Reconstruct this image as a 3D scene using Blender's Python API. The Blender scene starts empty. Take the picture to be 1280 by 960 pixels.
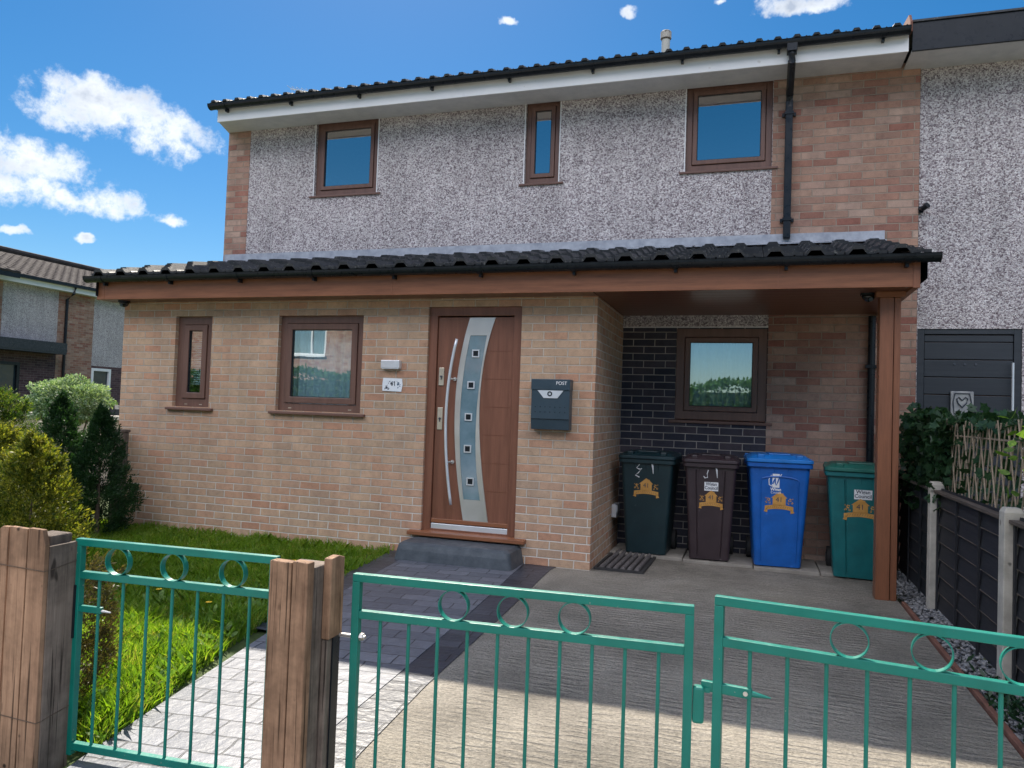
import bpy, bmesh, math, random
import numpy as np
from mathutils import Matrix, Vector
random.seed(7)
PI = math.pi
R_ = math.radians
scene = bpy.context.scene
col = scene.collection

# ------------------------------------------------------------------ camera, sky, sun, exposure
cam_d = bpy.data.cameras.new('camera')
cam = bpy.data.objects.new('camera', cam_d)
col.objects.link(cam)
cam_d.sensor_width = 36.0
cam_d.lens = 937.0 / 1280.0 * 36.0
cam_d.clip_start = 0.05
cam_d.clip_end = 3000
M = Matrix(((0.951467, -0.02231, 0.306951, 1.334), (0.305895, -0.043187, -0.951083, -6.515), (0.034475, 0.998818, -0.034267, 1.385), (0, 0, 0, 1)))
cam.matrix_world = M
scene.camera = cam

SUN = Vector((-0.42, 0.77, 1.0)).normalized()       # towards the sun
sun_el = math.asin(SUN.z)
sun_az = math.atan2(SUN.x, SUN.y)
world = bpy.data.worlds.new("World")
scene.world = world
world.use_nodes = True
SKY_STRENGTH = 0.06
sl = bpy.data.lights.new('sun', 'SUN')
sl.energy = 4.3
sl.angle = R_(0.5)
sl.color = (1.0, 0.92, 0.80)
so = bpy.data.objects.new('sun', sl)
col.objects.link(so)
so.rotation_euler = SUN.to_track_quat('Z', 'Y').to_euler()
so.location = (0, 0, 20)
scene.view_settings.view_transform = 'Standard'
scene.view_settings.look = 'None'
scene.view_settings.gamma = 1
scene.view_settings.use_curve_mapping = False
scene.view_settings.exposure = 1.2
scene.cycles.max_bounces = 8
scene.cycles.transparent_max_bounces = 12


# ------------------------------------------------------------------ node helper
class NT:
    def __init__(s, tree):
        s.t = tree
        tree.nodes.clear()

    def n(s, typ, ins=None, **kw):
        nd = s.t.nodes.new(typ)
        for k, v in kw.items():
            setattr(nd, k, v)
        if ins:
            for k, v in ins.items():
                sk = nd.inputs[k]
                if hasattr(v, 'is_output') or isinstance(v, bpy.types.NodeSocket):
                    s.t.links.new(v, sk)
                else:
                    sk.default_value = v
        return nd

    def math(s, op, a, b=0.0, c=None, clamp=False):
        ins = {0: a, 1: b}
        if c is not None:
            ins[2] = c
        return s.n('ShaderNodeMath', ins, operation=op, use_clamp=clamp).outputs[0]

    def mix(s, f, a, b, mode='MIX'):
        nd = s.n('ShaderNodeMix', data_type='RGBA', blend_type=mode)
        for i, v in ((0, f), (6, a), (7, b)):
            if isinstance(v, bpy.types.NodeSocket):
                s.t.links.new(v, nd.inputs[i])
            else:
                nd.inputs[i].default_value = v if i == 0 else (tuple(v) + (1,))[:4]
        return nd.outputs[2]

    def ramp(s, fac, stops, interp='LINEAR'):
        nd = s.n('ShaderNodeValToRGB', {'Fac': fac})
        cr = nd.color_ramp
        cr.interpolation = interp
        while len(cr.elements) < len(stops):
            cr.elements.new(0.5)
        for e, (p, c) in zip(cr.elements, stops):
            e.position = p
            e.color = (tuple(c) + (1,))[:4] if not isinstance(c, (int, float)) else (c, c, c, 1)
        return nd.outputs[0]

    def pos(s):
        return s.n('ShaderNodeNewGeometry').outputs['Position']

    def scaled(s, v, sc, rot=(0, 0, 0), loc=(0, 0, 0)):
        return s.n('ShaderNodeMapping', {'Vector': v, 'Scale': sc, 'Rotation': rot, 'Location': loc}).outputs[0]

    def noise(s, v, scale, detail=3, rough=.5, out=0):
        return s.n('ShaderNodeTexNoise', {'Vector': v, 'Scale': scale, 'Detail': detail, 'Roughness': rough}).outputs[out]

    def bump(s, h, strength=.5, dist=.01, normal=None):
        ins = {'Height': h, 'Strength': strength, 'Distance': dist}
        if normal is not None:
            ins['Normal'] = normal
        return s.n('ShaderNodeBump', ins).outputs[0]

    def out(s, shader):
        s.n('ShaderNodeOutputMaterial', {'Surface': shader})


# ------------------------------------------------------------------ world: sky with clouds on the left
def build_world():
    t = NT(world.node_tree)
    sky = t.n('ShaderNodeTexSky', sky_type='NISHITA')
    sky.sun_disc = False
    sky.sun_elevation = sun_el
    sky.sun_rotation = sun_az
    sky.altitude = 0
    sky.air_density = 1.0
    sky.dust_density = 0.2
    sky.ozone_density = 3.5
    d = t.n('ShaderNodeTexCoord').outputs['Generated']
    sep = t.n('ShaderNodeSeparateXYZ', {0: d})
    az = t.math('ARCTAN2', sep.outputs[0], sep.outputs[1])
    el = t.math('ARCSINE', sep.outputs[2])
    warp = t.n('ShaderNodeSeparateColor', {0: t.noise(d, 9, 5, .6, 1)})
    azw = t.math('ADD', az, t.math('MULTIPLY', t.math('SUBTRACT', warp.outputs[0], .5), .07))
    elw = t.math('ADD', el, t.math('MULTIPLY', t.math('SUBTRACT', warp.outputs[1], .5), .06))
    blobs = CLOUDS
    acc = None
    for (a, e, ra, re) in blobs:
        x = t.math('DIVIDE', t.math('SUBTRACT', azw, a), ra)
        y = t.math('DIVIDE', t.math('SUBTRACT', elw, e), re)
        r2 = t.math('ADD', t.math('MULTIPLY', x, x), t.math('MULTIPLY', y, y))
        v = t.math('SUBTRACT', 1.0, r2)
        acc = v if acc is None else t.math('MAXIMUM', acc, v)
    fine = t.noise(d, 26, 8, .68)
    fine2 = t.noise(t.scaled(d, (1, 1, 1.6)), 14, 4, .55)
    dens = t.math('ADD', acc, t.math('MULTIPLY', t.math('SUBTRACT', fine, .5), 3.2))
    dens = t.math('ADD', dens, t.math('MULTIPLY', t.math('SUBTRACT', fine2, .5), 2.2))
    cov = t.n('ShaderNodeMapRange', {0: dens, 1: .1, 2: 1.15}, interpolation_type='SMOOTHSTEP').outputs[0]
    shade = t.n('ShaderNodeMapRange', {0: t.math('ADD', dens, t.math('MULTIPLY', t.math('SUBTRACT', fine2, .55), 4)), 1: .7, 2: 2.1}).outputs[0]
    ccol = t.mix(shade, (8.0, 8.3, 8.6), (4.0, 4.5, 5.4))
    hs = t.n('ShaderNodeHueSaturation', {'Saturation': 1.38, 'Value': .80, 'Hue': .497, 'Color': sky.outputs[0]}).outputs[0]
    c = t.mix(t.math('MULTIPLY', cov, .93), hs, ccol)
    # broken cloud added high behind the camera, unseen, as fill for the shaded front
    back = t.n('ShaderNodeMapRange', {0: sep.outputs[1], 1: .0, 2: -.35}, interpolation_type='SMOOTHSTEP').outputs[0]
    high = t.n('ShaderNodeMapRange', {0: sep.outputs[2], 1: .40, 2: .50}, interpolation_type='SMOOTHSTEP').outputs[0]
    bn_ = t.noise(t.scaled(d, (1, 1, 1.5)), 3.2, 6, .6)
    bc = t.n('ShaderNodeMapRange', {0: bn_, 1: .36, 2: .50}, interpolation_type='SMOOTHSTEP').outputs[0]
    top = t.n('ShaderNodeMapRange', {0: sep.outputs[2], 1: .93, 2: .78}, interpolation_type='SMOOTHSTEP').outputs[0]
    bc = t.math('MULTIPLY', t.math('MULTIPLY', bc, top), t.math('MULTIPLY', back, high))
    c = t.mix(bc, c, FILL_CLOUD)
    bg = t.n('ShaderNodeBackground', {'Color': c, 'Strength': SKY_STRENGTH})
    t.n('ShaderNodeOutputWorld', {'Surface': bg.outputs[0]})


FILL_CLOUD = (27.5, 27.5, 30.0)


def cam_dir(px, py):
    v = M.to_3x3() @ Vector((px - 640, 480 - py, -937)).normalized()
    return math.atan2(v.x, v.y), math.asin(v.z)


CLOUDS = []
for px, py, w, h in [(125, 130, 75, 26), (180, 165, 68, 32), (150, 150, 110, 30), (225, 190, 24, 20), (25, 200, 80, 32), (20, 235, 70, 24), (70, 215, 62, 16),
                     (128, 250, 46, 20), (75, 245, 40, 12), (205, 268, 18, 9), (100, 295, 12, 6), (5, 290, 14, 6), (635, 15, 14, 5), (790, 14, 12, 6), (1005, 4, 45, 10), (905, 10, 10, 4)]:
    a, e = cam_dir(px, py)
    CLOUDS.append((a, e, w / 937 * 1.0 / max(.3, math.cos(e)), h / 937))
build_world()


# ------------------------------------------------------------------ materials
def principled(t, **ins):
    d = {}
    for k, v in ins.items():
        key = {'base': 'Base Color', 'rough': 'Roughness', 'metal': 'Metallic', 'normal': 'Normal', 'spec': 'Specular IOR Level', 'trans': 'Transmission Weight', 'coat': 'Coat Weight'}[k]
        if key == 'Base Color' and not isinstance(v, bpy.types.NodeSocket):
            v = (tuple(v) + (1,))[:4]
        d[key] = v
    return t.n('ShaderNodeBsdfPrincipled', d).outputs[0]


def new_mat(name):
    m = bpy.data.materials.new(name)
    m.use_nodes = True
    return m, NT(m.node_tree)


def mottled(name, c1, c2, scale=8, rough=.6, metal=0, bump=.15, bscale=60, spec=.5, dist=.004, specks=None, objspace=False):
    m, t = new_mat(name)
    p = t.n('ShaderNodeTexCoord').outputs['Object'] if objspace else t.pos()
    c = t.mix(t.ramp(t.noise(p, scale, 4, .6), [(.3, 0.), (.7, 1.)]), c1, c2)
    if specks:
        c = t.mix(t.ramp(t.noise(p, specks[0], 2, .5), [(specks[1], 0.), (specks[1] + .03, 1.)]), c, specks[2])
    r = t.n('ShaderNodeMapRange', {0: t.noise(p, scale * 2.3, 3), 1: .3, 2: .7, 3: rough - .08, 4: rough + .08}).outputs[0]
    t.out(principled(t, base=c, rough=r, metal=metal, spec=spec, normal=t.bump(t.noise(p, bscale, 3), bump, dist)))
    return m


def brick_mat(name, axis, stops, mortar, seed=0., bw=.225, bh=.075, ms=.005, mortar_low=None, stain=(.85, 1.12), bump=.9, mort_vary=None):
    m, t = new_mat(name)
    s = t.n('ShaderNodeSeparateXYZ', {0: t.pos()}).outputs
    wob = t.noise(t.pos(), 7, 2)
    u = t.math('ADD', s[0 if axis == 'x' else 1], seed)
    u = t.math('ADD', u, t.math('MULTIPLY', t.math('SUBTRACT', wob, .5), .012))
    w = t.math('ADD', s[2], t.math('MULTIPLY', t.math('SUBTRACT', t.noise(t.pos(), 3.1, 2), .5), .008))
    v = t.n('ShaderNodeCombineXYZ', {0: u, 1: w}).outputs[0]
    b = t.n('ShaderNodeTexBrick', {'Vector': v, 'Scale': 1.0, 'Color1': (0, 0, 0, 1), 'Color2': (1, 1, 1, 1), 'Mortar': (.5, .5, .5, 1), 'Mortar Size': ms, 'Mortar Smooth': .4, 'Bias': 0., 'Brick Width': bw, 'Row Height': bh})
    c = t.ramp(b.outputs[0], stops)
    sp = t.noise(t.pos(), 160, 3, .6)
    c = t.mix(.35, c, t.ramp(sp, [(.35, (.28, .27, .26)), (.62, (.62, .60, .58))]), 'OVERLAY')
    blot = t.noise(t.pos(), 24, 4, .7)
    c = t.mix(.5, c, t.ramp(blot, [(.3, (.62, .60, .60)), (.5, (1, 1, 1)), (.72, (1.12, 1.06, 1.0))]), 'MULTIPLY')
    big = t.noise(t.pos(), 1.1, 5, .65)
    sm = t.noise(t.pos(), 11, 3, .6)
    c = t.mix(.8, c, t.ramp(big, [(.3, stain[0]), (.7, stain[1])]), 'MULTIPLY')
    c = t.mix(.55, c, t.ramp(sm, [(.3, .82), (.7, 1.12)]), 'MULTIPLY')
    c = t.mix(.55, c, t.ramp(t.noise(t.scaled(t.pos(), (4, 4, .5)), 1.5, 4, .6), [(.34, (.80, .79, .80)), (.6, (1.05, 1.04, 1.03))]), 'MULTIPLY')
    mc = mortar
    if mortar_low:
        f = t.ramp(t.math('ADD', s[2], t.math('MULTIPLY', big, .4)), [(.5, 1.), (.95, 0.)])
        mc = t.mix(f, mortar, mortar_low)
    mc = t.mix(.6, mc, t.ramp(t.noise(t.pos(), 5, 4), [(.3, .6), (.7, 1.1)]), 'MULTIPLY')
    c = t.mix(b.outputs[1], c, mc)
    h = t.math('ADD', t.math('MULTIPLY', t.math('SUBTRACT', 1.0, b.outputs[1]), 1.0), t.math('MULTIPLY', sp, .35))
    h = t.math('ADD', h, t.math('MULTIPLY', b.outputs[0], .25))
    t.out(principled(t, base=c, rough=.88, spec=.25, normal=t.bump(h, bump, .010)))
    return m


def dash_mat(name, scale=88):
    m, t = new_mat(name)
    v = t.n('ShaderNodeTexVoronoi', {'Vector': t.pos(), 'Scale': scale})
    r = t.n('ShaderNodeSeparateColor', {0: v.outputs['Color']}).outputs[0]
    c = t.ramp(r, [(0, (.15, .12, .13)), (.16, (.23, .19, .205)), (.34, (.38, .335, .345)), (.58, (.53, .485, .485)), (.82, (.66, .62, .615)), (1, (.76, .73, .72))])
    c = t.mix(.7, c, t.ramp(t.noise(t.pos(), .9, 5, .6), [(.3, .8), (.7, 1.08)]), 'MULTIPLY')
    c = t.mix(.35, c, t.ramp(t.noise(t.pos(), 7, 3, .6), [(.3, .75), (.7, 1.12)]), 'MULTIPLY')
    c = t.mix(.6, c, t.ramp(t.noise(t.scaled(t.pos(), (5, 5, .45)), 1.6, 4, .6), [(.34, .78), (.6, 1.06)]), 'MULTIPLY')
    h = t.math('SUBTRACT', 1.0, t.math('MULTIPLY', v.outputs['Distance'], 1.6))
    t.out(principled(t, base=c, rough=.8, spec=.3, normal=t.bump(h, .6, .007)))
    return m


def grain_mat(name, c1, c2, axis, rough=.42, gscale=5, bump=.08, knots=False, spec=.45, plank=None, objspace=False):
    """axis: direction of the wood grain"""
    m, t = new_mat(name)
    st = {'x': (1, 16, 16), 'y': (16, 1, 16), 'z': (16, 16, 1)}[axis]
    base = t.n('ShaderNodeTexCoord').outputs['Object'] if objspace else t.pos()
    p = t.scaled(base, st)
    n1 = t.noise(p, gscale * .35, 5, .65)
    n2 = t.noise(p, gscale * 1.8, 3, .6)
    f = t.math('ADD', t.math('MULTIPLY', n1, .7), t.math('MULTIPLY', n2, .3))
    c = t.ramp(f, [(.34, c1), (.66, c2)])
    if knots:
        k = t.noise(t.scaled(base, {'z': (14, 14, 5), 'x': (5, 14, 14), 'y': (14, 5, 14)}[axis]), 1.3, 2)
        c = t.mix(t.ramp(k, [(.70, 0.), (.76, .85)]), c, tuple(x * .3 for x in c1))
        spl = t.noise(t.scaled(base, {'z': (60, 60, 1.2), 'x': (1.2, 60, 60), 'y': (60, 1.2, 60)}[axis]), 1.6, 2, .6)
        c = t.mix(t.ramp(spl, [(.60, 0.), (.66, .85)]), c, tuple(x * .22 for x in c1))
        nail = t.n('ShaderNodeTexVoronoi', {'Vector': base, 'Scale': 9.0}).outputs['Distance']
        c = t.mix(t.ramp(nail, [(.07, .9), (.11, 0.)]), c, (.02, .016, .013))
        dirt = t.noise(base, 4, 5, .7)
        c = t.mix(.8, c, t.ramp(dirt, [(.36, .5), (.6, 1.12)]), 'MULTIPLY')
    t.out(principled(t, base=c, rough=rough, spec=spec, normal=t.bump(f, bump, .004)))
    return m


def leaf_mat(name, cols, trans=.45, rough=.5, vscale=9, tcol=None):
    m, t = new_mat(name)
    p = t.pos()
    v = t.n('ShaderNodeTexVoronoi', {'Vector': p, 'Scale': 70.})
    r = t.n('ShaderNodeSeparateColor', {0: v.outputs['Color']}).outputs[0]
    f = t.math('ADD', t.math('MULTIPLY', r, .45), t.math('MULTIPLY', t.noise(p, vscale, 3), .6))
    n = len(cols) - 1
    c = t.ramp(f, [(.2 + .65 * i / n, cc) for i, cc in enumerate(cols)])
    d = principled(t, base=c, rough=rough, spec=.35)
    tc = t.mix(1.0, c, tcol or (1.25, 1.35, .55), 'MULTIPLY')
    tr = t.n('ShaderNodeBsdfTranslucent', {'Color': tc}).outputs[0]
    t.out(t.n('ShaderNodeMixShader', {0: trans, 1: d, 2: tr}).outputs[0])
    return m


def glass_mat(name, refl=.45, tint=(.75, .85, .9), rough=.01, gcol=(.85, .95, 1, 1)):
    m, t = new_mat(name)
    nrm = t.bump(t.noise(t.pos(), 1.7, 2), .05, .01)
    g = t.n('ShaderNodeBsdfGlossy', {'Roughness': rough, 'Color': gcol, 'Normal': nrm}).outputs[0]
    tr = t.n('ShaderNodeBsdfTransparent', {'Color': tint + (1,)}).outputs[0]
    t.out(t.n('ShaderNodeMixShader', {0: refl, 1: tr, 2: g}).outputs[0])
    return m


BUFF = [(0, (0.493, 0.27, 0.177)), (0.14, (0.518, 0.314, 0.208)), (0.3, (0.537, 0.366, 0.248)), (0.45, (0.479, 0.339, 0.231)), (0.6, (0.559, 0.378, 0.255)), (0.75, (0.517, 0.309, 0.208)), (0.88, (0.449, 0.319, 0.225)), (1, (0.581, 0.4, 0.273))]
OLD = [(0, (0.338, 0.147, 0.114)), (0.12, (0.386, 0.2, 0.15)), (0.3, (0.434, 0.264, 0.196)), (0.48, (0.484, 0.324, 0.247)), (0.62, (0.364, 0.222, 0.172)), (0.78, (0.534, 0.385, 0.307)), (0.9, (0.328, 0.159, 0.123)), (1, (0.463, 0.281, 0.209))]
DARK = [(0, (.040, .044, .062)), (.5, (.060, .060, .078)), (1, (.090, .076, .088))]
m_brick = brick_mat('buff_brick', 'x', BUFF, (.58, .50, .41), mortar_low=(.74, .68, .60), ms=.006, seed=.03)
m_brick_side = brick_mat('buff_brick_side', 'y', BUFF, (.62, .56, .49), mortar_low=(.70, .64, .57), seed=.11, bw=.152, ms=.006)
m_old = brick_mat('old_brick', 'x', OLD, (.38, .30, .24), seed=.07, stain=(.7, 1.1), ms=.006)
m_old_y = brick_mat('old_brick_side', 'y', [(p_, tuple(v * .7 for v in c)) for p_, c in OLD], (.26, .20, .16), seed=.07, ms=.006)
m_dark = brick_mat('dark_brick', 'x', DARK, (.42, .38, .34), seed=.0, stain=(.85, 1.1), ms=.0055)
m_dark_y = brick_mat('dark_brick_side', 'y', DARK, (.22, .19, .17), seed=.0, ms=.0055)
m_dash = dash_mat('pebble_dash')
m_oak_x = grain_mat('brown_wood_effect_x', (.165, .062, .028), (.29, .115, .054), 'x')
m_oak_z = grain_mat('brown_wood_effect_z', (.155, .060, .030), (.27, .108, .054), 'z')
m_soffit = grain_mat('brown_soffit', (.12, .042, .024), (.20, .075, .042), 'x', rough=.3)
m_frame = grain_mat('window_frame_brown', (.115, .060, .045), (.175, .092, .068), 'z', rough=.4, gscale=4)
m_frame_x = grain_mat('window_frame_brown_x', (.115, .060, .045), (.175, .092, .068), 'x', rough=.4, gscale=4)
m_door = grain_mat('door_leaf_rosewood', (.145, .058, .034), (.24, .10, .060), 'z', rough=.38, gscale=3)
m_black = mottled('black_plastic', (.007, .010, .014), (.014, .018, .023), rough=.32, spec=.3, bump=.05)
m_rubber = mottled('black_rubber', (.018, .018, .020), (.04, .038, .036), rough=.75, bump=.3, scale=20)
m_matrib = mottled('lit_rib_rubber', (.09, .08, .078), (.17, .155, .15), rough=.6, bump=.3, scale=20)  # light put into the rib colour, so the ribs stand out from the frame
m_tile = mottled('black_roof_tile', (.018, .021, .026), (.042, .045, .050), scale=14, rough=.55, bump=.5, bscale=180, specks=(60, .66, (.16, .16, .15)))
m_tile_far = mottled('brown_roof_tile', (.045, .038, .036), (.085, .074, .070), scale=5, rough=.9, bump=.4, spec=.15)
m_white = mottled('white_upvc', (.74, .75, .76), (.82, .82, .82), scale=2.5, rough=.35, bump=.03, specks=(9, .74, (.62, .61, .59)))
m_soffit_w = mottled('white_soffit', (.55, .56, .58), (.68, .68, .69), rough=.6, bump=.05)
m_lead = mottled('lead_flashing', (.24, .26, .30), (.40, .42, .46), scale=12, rough=.5, metal=.35, bump=.4, bscale=25)
m_steel = mottled('brushed_steel', (.62, .60, .56), (.74, .72, .68), scale=2, rough=.38, metal=.8, bump=0.)
m_steel_w = mottled('pale_steel', (.70, .72, .75), (.8, .82, .85), scale=2, rough=.38, metal=.6, bump=0.)
m_brass = mottled('satin_plate', (.60, .53, .42), (.70, .63, .52), scale=6, rough=.35, metal=.7, bump=.02)
m_post = mottled('anthracite_letterbox', (.035, .060, .080), (.045, .072, .095), scale=5, rough=.38, metal=.2, bump=.03)
m_green = mottled('green_gate_paint', (.0005, .145, .108), (.001, .190, .145), scale=7, rough=.42, bump=.25, bscale=60, specks=(46, .735, (.20, .27, .22)))
m_conc = mottled('concrete_post', (.36, .33, .28), (.54, .50, .43), scale=9, rough=.9, bump=.5, bscale=120, specks=(8, .66, (.16, .15, .13)))
m_fence = grain_mat('dark_stained_fence', (.012, .014, .018), (.030, .030, .034), 'y', rough=.62, gscale=6, bump=.3)
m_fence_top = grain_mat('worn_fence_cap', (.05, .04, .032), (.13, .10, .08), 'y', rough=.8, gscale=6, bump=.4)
m_wood = grain_mat('weathered_wood', (.21, .122, .075), (.43, .265, .165), 'z', rough=.8, gscale=4, bump=.5, knots=True, spec=.2)
m_wood_g = grain_mat('grey_weathered_wood', (.12, .095, .078), (.25, .20, .165), 'z', rough=.85, gscale=4, bump=.6, knots=True, spec=.2)
m_twig = mottled('willow_twig', (.22, .165, .115), (.38, .30, .215), scale=30, rough=.8, bump=.3)
m_trunk = mottled('bark', (.07, .05, .035), (.14, .10, .07), scale=30, rough=.9, bump=.8)
m_terra = mottled('terracotta_edging', (.15, .065, .045), (.24, .11, .075), scale=10, rough=.85, bump=.4)
m_stone = mottled('slate_chipping', (.10, .105, .12), (.36, .35, .34), scale=24, rough=.8, bump=.4)
m_step = mottled('dark_printed_concrete', (.040, .052, .064), (.085, .10, .115), scale=9, rough=.55, bump=.5, bscale=50)
m_slab = mottled('paving_slab', (.22, .20, .17), (.34, .31, .27), scale=6, rough=.9, bump=.4, bscale=90)
m_ground = mottled('soil_ground', (.06, .07, .03), (.10, .11, .05), scale=3, rough=.95, bump=.4)
m_asphalt = mottled('asphalt', (.045, .045, .047), (.065, .064, .064), scale=30, rough=.9, bump=.5, bscale=200)
m_pave = mottled('pavement_concrete', (.24, .23, .21), (.33, .31, .28), scale=4, rough=.9, bump=.3)
m_lawn = mottled('lawn_soil', (.035, .06, .014), (.07, .10, .025), scale=9, rough=.95, bump=.6)
m_glass = glass_mat('window_glass', .38, (.55, .72, .80))
m_glass_up = glass_mat('upper_window_glass', .66, (.75, .85, .9), gcol=(1.0, .92, .86, 1))
m_glass_door = mottled('frosted_door_glass', (.12, .20, .24), (.19, .28, .33), scale=7, rough=.08, bump=.02, spec=.9)
m_net = mottled('net_curtain', (.76, .77, .76), (.84, .84, .83), scale=10, rough=.9, bump=.02)
m_room = mottled('dim_room', (.10, .10, .11), (.16, .15, .15), scale=2, rough=.9, bump=.02)
m_dkgarage = grain_mat('charcoal_door_board', (.020, .026, .034), (.035, .042, .052), 'x', rough=.5, gscale=5, bump=.15)
m_sign = mottled('white_enamel', (.70, .74, .78), (.78, .80, .82), scale=12, rough=.3, bump=.02)
m_ink = mottled('dark_ink', (.03, .04, .055), (.06, .07, .09), rough=.5, bump=.02)
m_inkblue = mottled('blue_ink', (.04, .09, .16), (.10, .18, .28), rough=.5, bump=.02)
m_white_print = mottled('white_print', (.72, .74, .76), (.8, .8, .8), rough=.5, bump=.02)
m_orange = mottled('orange_decal', (.50, .24, .05), (.62, .33, .09), scale=20, rough=.45, bump=.02)
m_grey_plaque = mottled('grey_plaque', (.22, .23, .24), (.42, .42, .41), scale=16, rough=.6, bump=.5, bscale=40)


def bin_mat(name, c):
    return mottled(name, tuple(x * .8 for x in c), tuple(x * 1.2 for x in c), scale=6, rough=.42, bump=.25, bscale=140, dist=.002, objspace=True, specks=(13, .70, tuple(x * 1.2 + .02 for x in c)))


def ribbed_concrete():
    m, t = new_mat('tamped_concrete')
    p = t.pos()
    c = t.mix(t.ramp(t.noise(p, 2.2, 6, .65), [(.3, 0.), (.7, 1.)]), (.265, .240, .200), (.385, .350, .295))
    c = t.mix(.8, c, t.ramp(t.noise(p, 70, 4, .7), [(.35, .62), (.62, 1.15)]), 'MULTIPLY')
    c = t.mix(.75, c, t.ramp(t.noise(p, .9, 6, .7), [(.36, (.60, .60, .60)), (.52, (1, 1, 1)), (.7, (1.1, 1.08, 1.04))]), 'MULTIPLY')
    c = t.mix(t.ramp(t.noise(p, 5.5, 3, .6), [(.68, 0.), (.74, .55)]), c, (.13, .12, .11))
    c = t.mix(t.ramp(t.noise(p, 26, 2, .5), [(.76, 0.), (.79, .8)]), c, (.07, .06, .05))
    s = t.n('ShaderNodeSeparateXYZ', {0: p}).outputs
    yy = t.math('ADD', s[1], t.math('MULTIPLY', t.noise(t.scaled(p, (1.6, 5, 1)), 2.4, 4, .65), .16))
    w = t.math('SINE', t.math('MULTIPLY', yy, 2 * PI / .058))
    amp = t.ramp(t.noise(t.scaled(p, (3, 1, 1)), 2.4, 3), [(.38, .15), (.6, 1.)])
    edge = t.ramp(t.math('ADD', s[0], .5), [(.22, 0.), (.62, 1.)])
    h = t.math('MULTIPLY', t.math('MULTIPLY', w, amp), edge)
    gr = t.noise(t.scaled(p, (.6, 1, 1)), 62, 4, .7)
    h = t.math('ADD', t.math('MULTIPLY', h, .42), t.math('MULTIPLY', gr, 1.5))
    c = t.mix(t.math('MULTIPLY', edge, .55), c, t.ramp(t.math('MULTIPLY', h, .6), [(.15, .62), (.7, 1.1)]), 'MULTIPLY')
    t.out(principled(t, base=c, rough=.92, spec=.2, normal=t.bump(h, 1.0, .015)))
    return m


def slate_path(name, c1, c2, bw, bh, rot, rough=.5, soldier=False):
    m, t = new_mat(name)
    p = t.pos()
    pp = t.scaled(p, (1, 1, 1), (0, 0, rot))
    wob = t.n('ShaderNodeVectorMath', {0: pp, 1: t.n('ShaderNodeVectorMath', {0: t.noise(p, 8, 3, .5, 1), 1: (.025, .025, 0)}, operation='MULTIPLY').outputs[0]}, operation='ADD').outputs[0]
    b = t.n('ShaderNodeTexBrick', {'Vector': wob, 'Scale': 1.0, 'Color1': (0, 0, 0, 1), 'Color2': (1, 1, 1, 1), 'Mortar': (.5, .5, .5, 1), 'Mortar Size': .005, 'Mortar Smooth': .6, 'Bias': 0., 'Brick Width': bw, 'Row Height': bh})
    c = t.mix(b.outputs[0], c1, c2)
    c = t.mix(.7, c, t.ramp(t.noise(p, 22, 5, .7), [(.3, .7), (.7, 1.15)]), 'MULTIPLY')
    c = t.mix(t.math('MULTIPLY', b.outputs[1], .9), c, tuple(x * .3 for x in c1))
    rid = t.noise(t.scaled(p, (1, 1, 1)), 15, 5, .62)
    h = t.math('ADD', t.math('SUBTRACT', 1.0, b.outputs[1]), t.math('MULTIPLY', rid, 1.1))
    h = t.math('ADD', h, t.math('MULTIPLY', b.outputs[0], .2))
    t.out(principled(t, base=c, rough=rough, spec=.5, normal=t.bump(h, .8, .008)))
    return m


m_drive = ribbed_concrete()
m_path = slate_path('printed_slate_path', (.095, .105, .130), (.155, .165, .195), .27, .145, R_(-7), .48)
m_border = slate_path('dark_cobble_border', (.026, .032, .046), (.050, .058, .078), .9, .12, R_(-5), .42)
m_thuja = leaf_mat('dark_thuja_leaf', [(.010, .032, .014), (.020, .058, .020), (.040, .088, .024)], .35)
m_thuja_y = leaf_mat('golden_thuja_leaf', [(.012, .040, .012), (.030, .075, .018), (.10, .145, .026), (.32, .29, .06)], .45)
m_gold = leaf_mat('gold_thuja_leaf', [(.020, .050, .012), (.075, .105, .018), (.20, .20, .028), (.42, .36, .07)], .45)
m_vari = leaf_mat('pale_shrub_leaf', [(.05, .11, .05), (.13, .22, .12), (.33, .42, .28), (.56, .62, .48)], .3)
m_ivy = leaf_mat('ivy_leaf', [(.010, .036, .016), (.022, .060, .026), (.045, .095, .035)], .28, rough=.35)
m_bramble = leaf_mat('young_leaf', [(.06, .13, .02), (.12, .22, .03), (.20, .32, .06)], .45, rough=.4)
m_grass = leaf_mat('grass_blade', [(.075, .16, .016), (.13, .25, .022), (.19, .31, .032), (.36, .33, .12)], .55, rough=.45, vscale=5, tcol=(1.5, 1.5, .5))
m_dand = mottled('dandelion_petal', (.70, .42, .02), (.80, .52, .03), rough=.6)
m_hedge = leaf_mat('hedge_leaf', [(.03, .08, .02), (.06, .14, .03), (.10, .19, .05)], .25)


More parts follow.
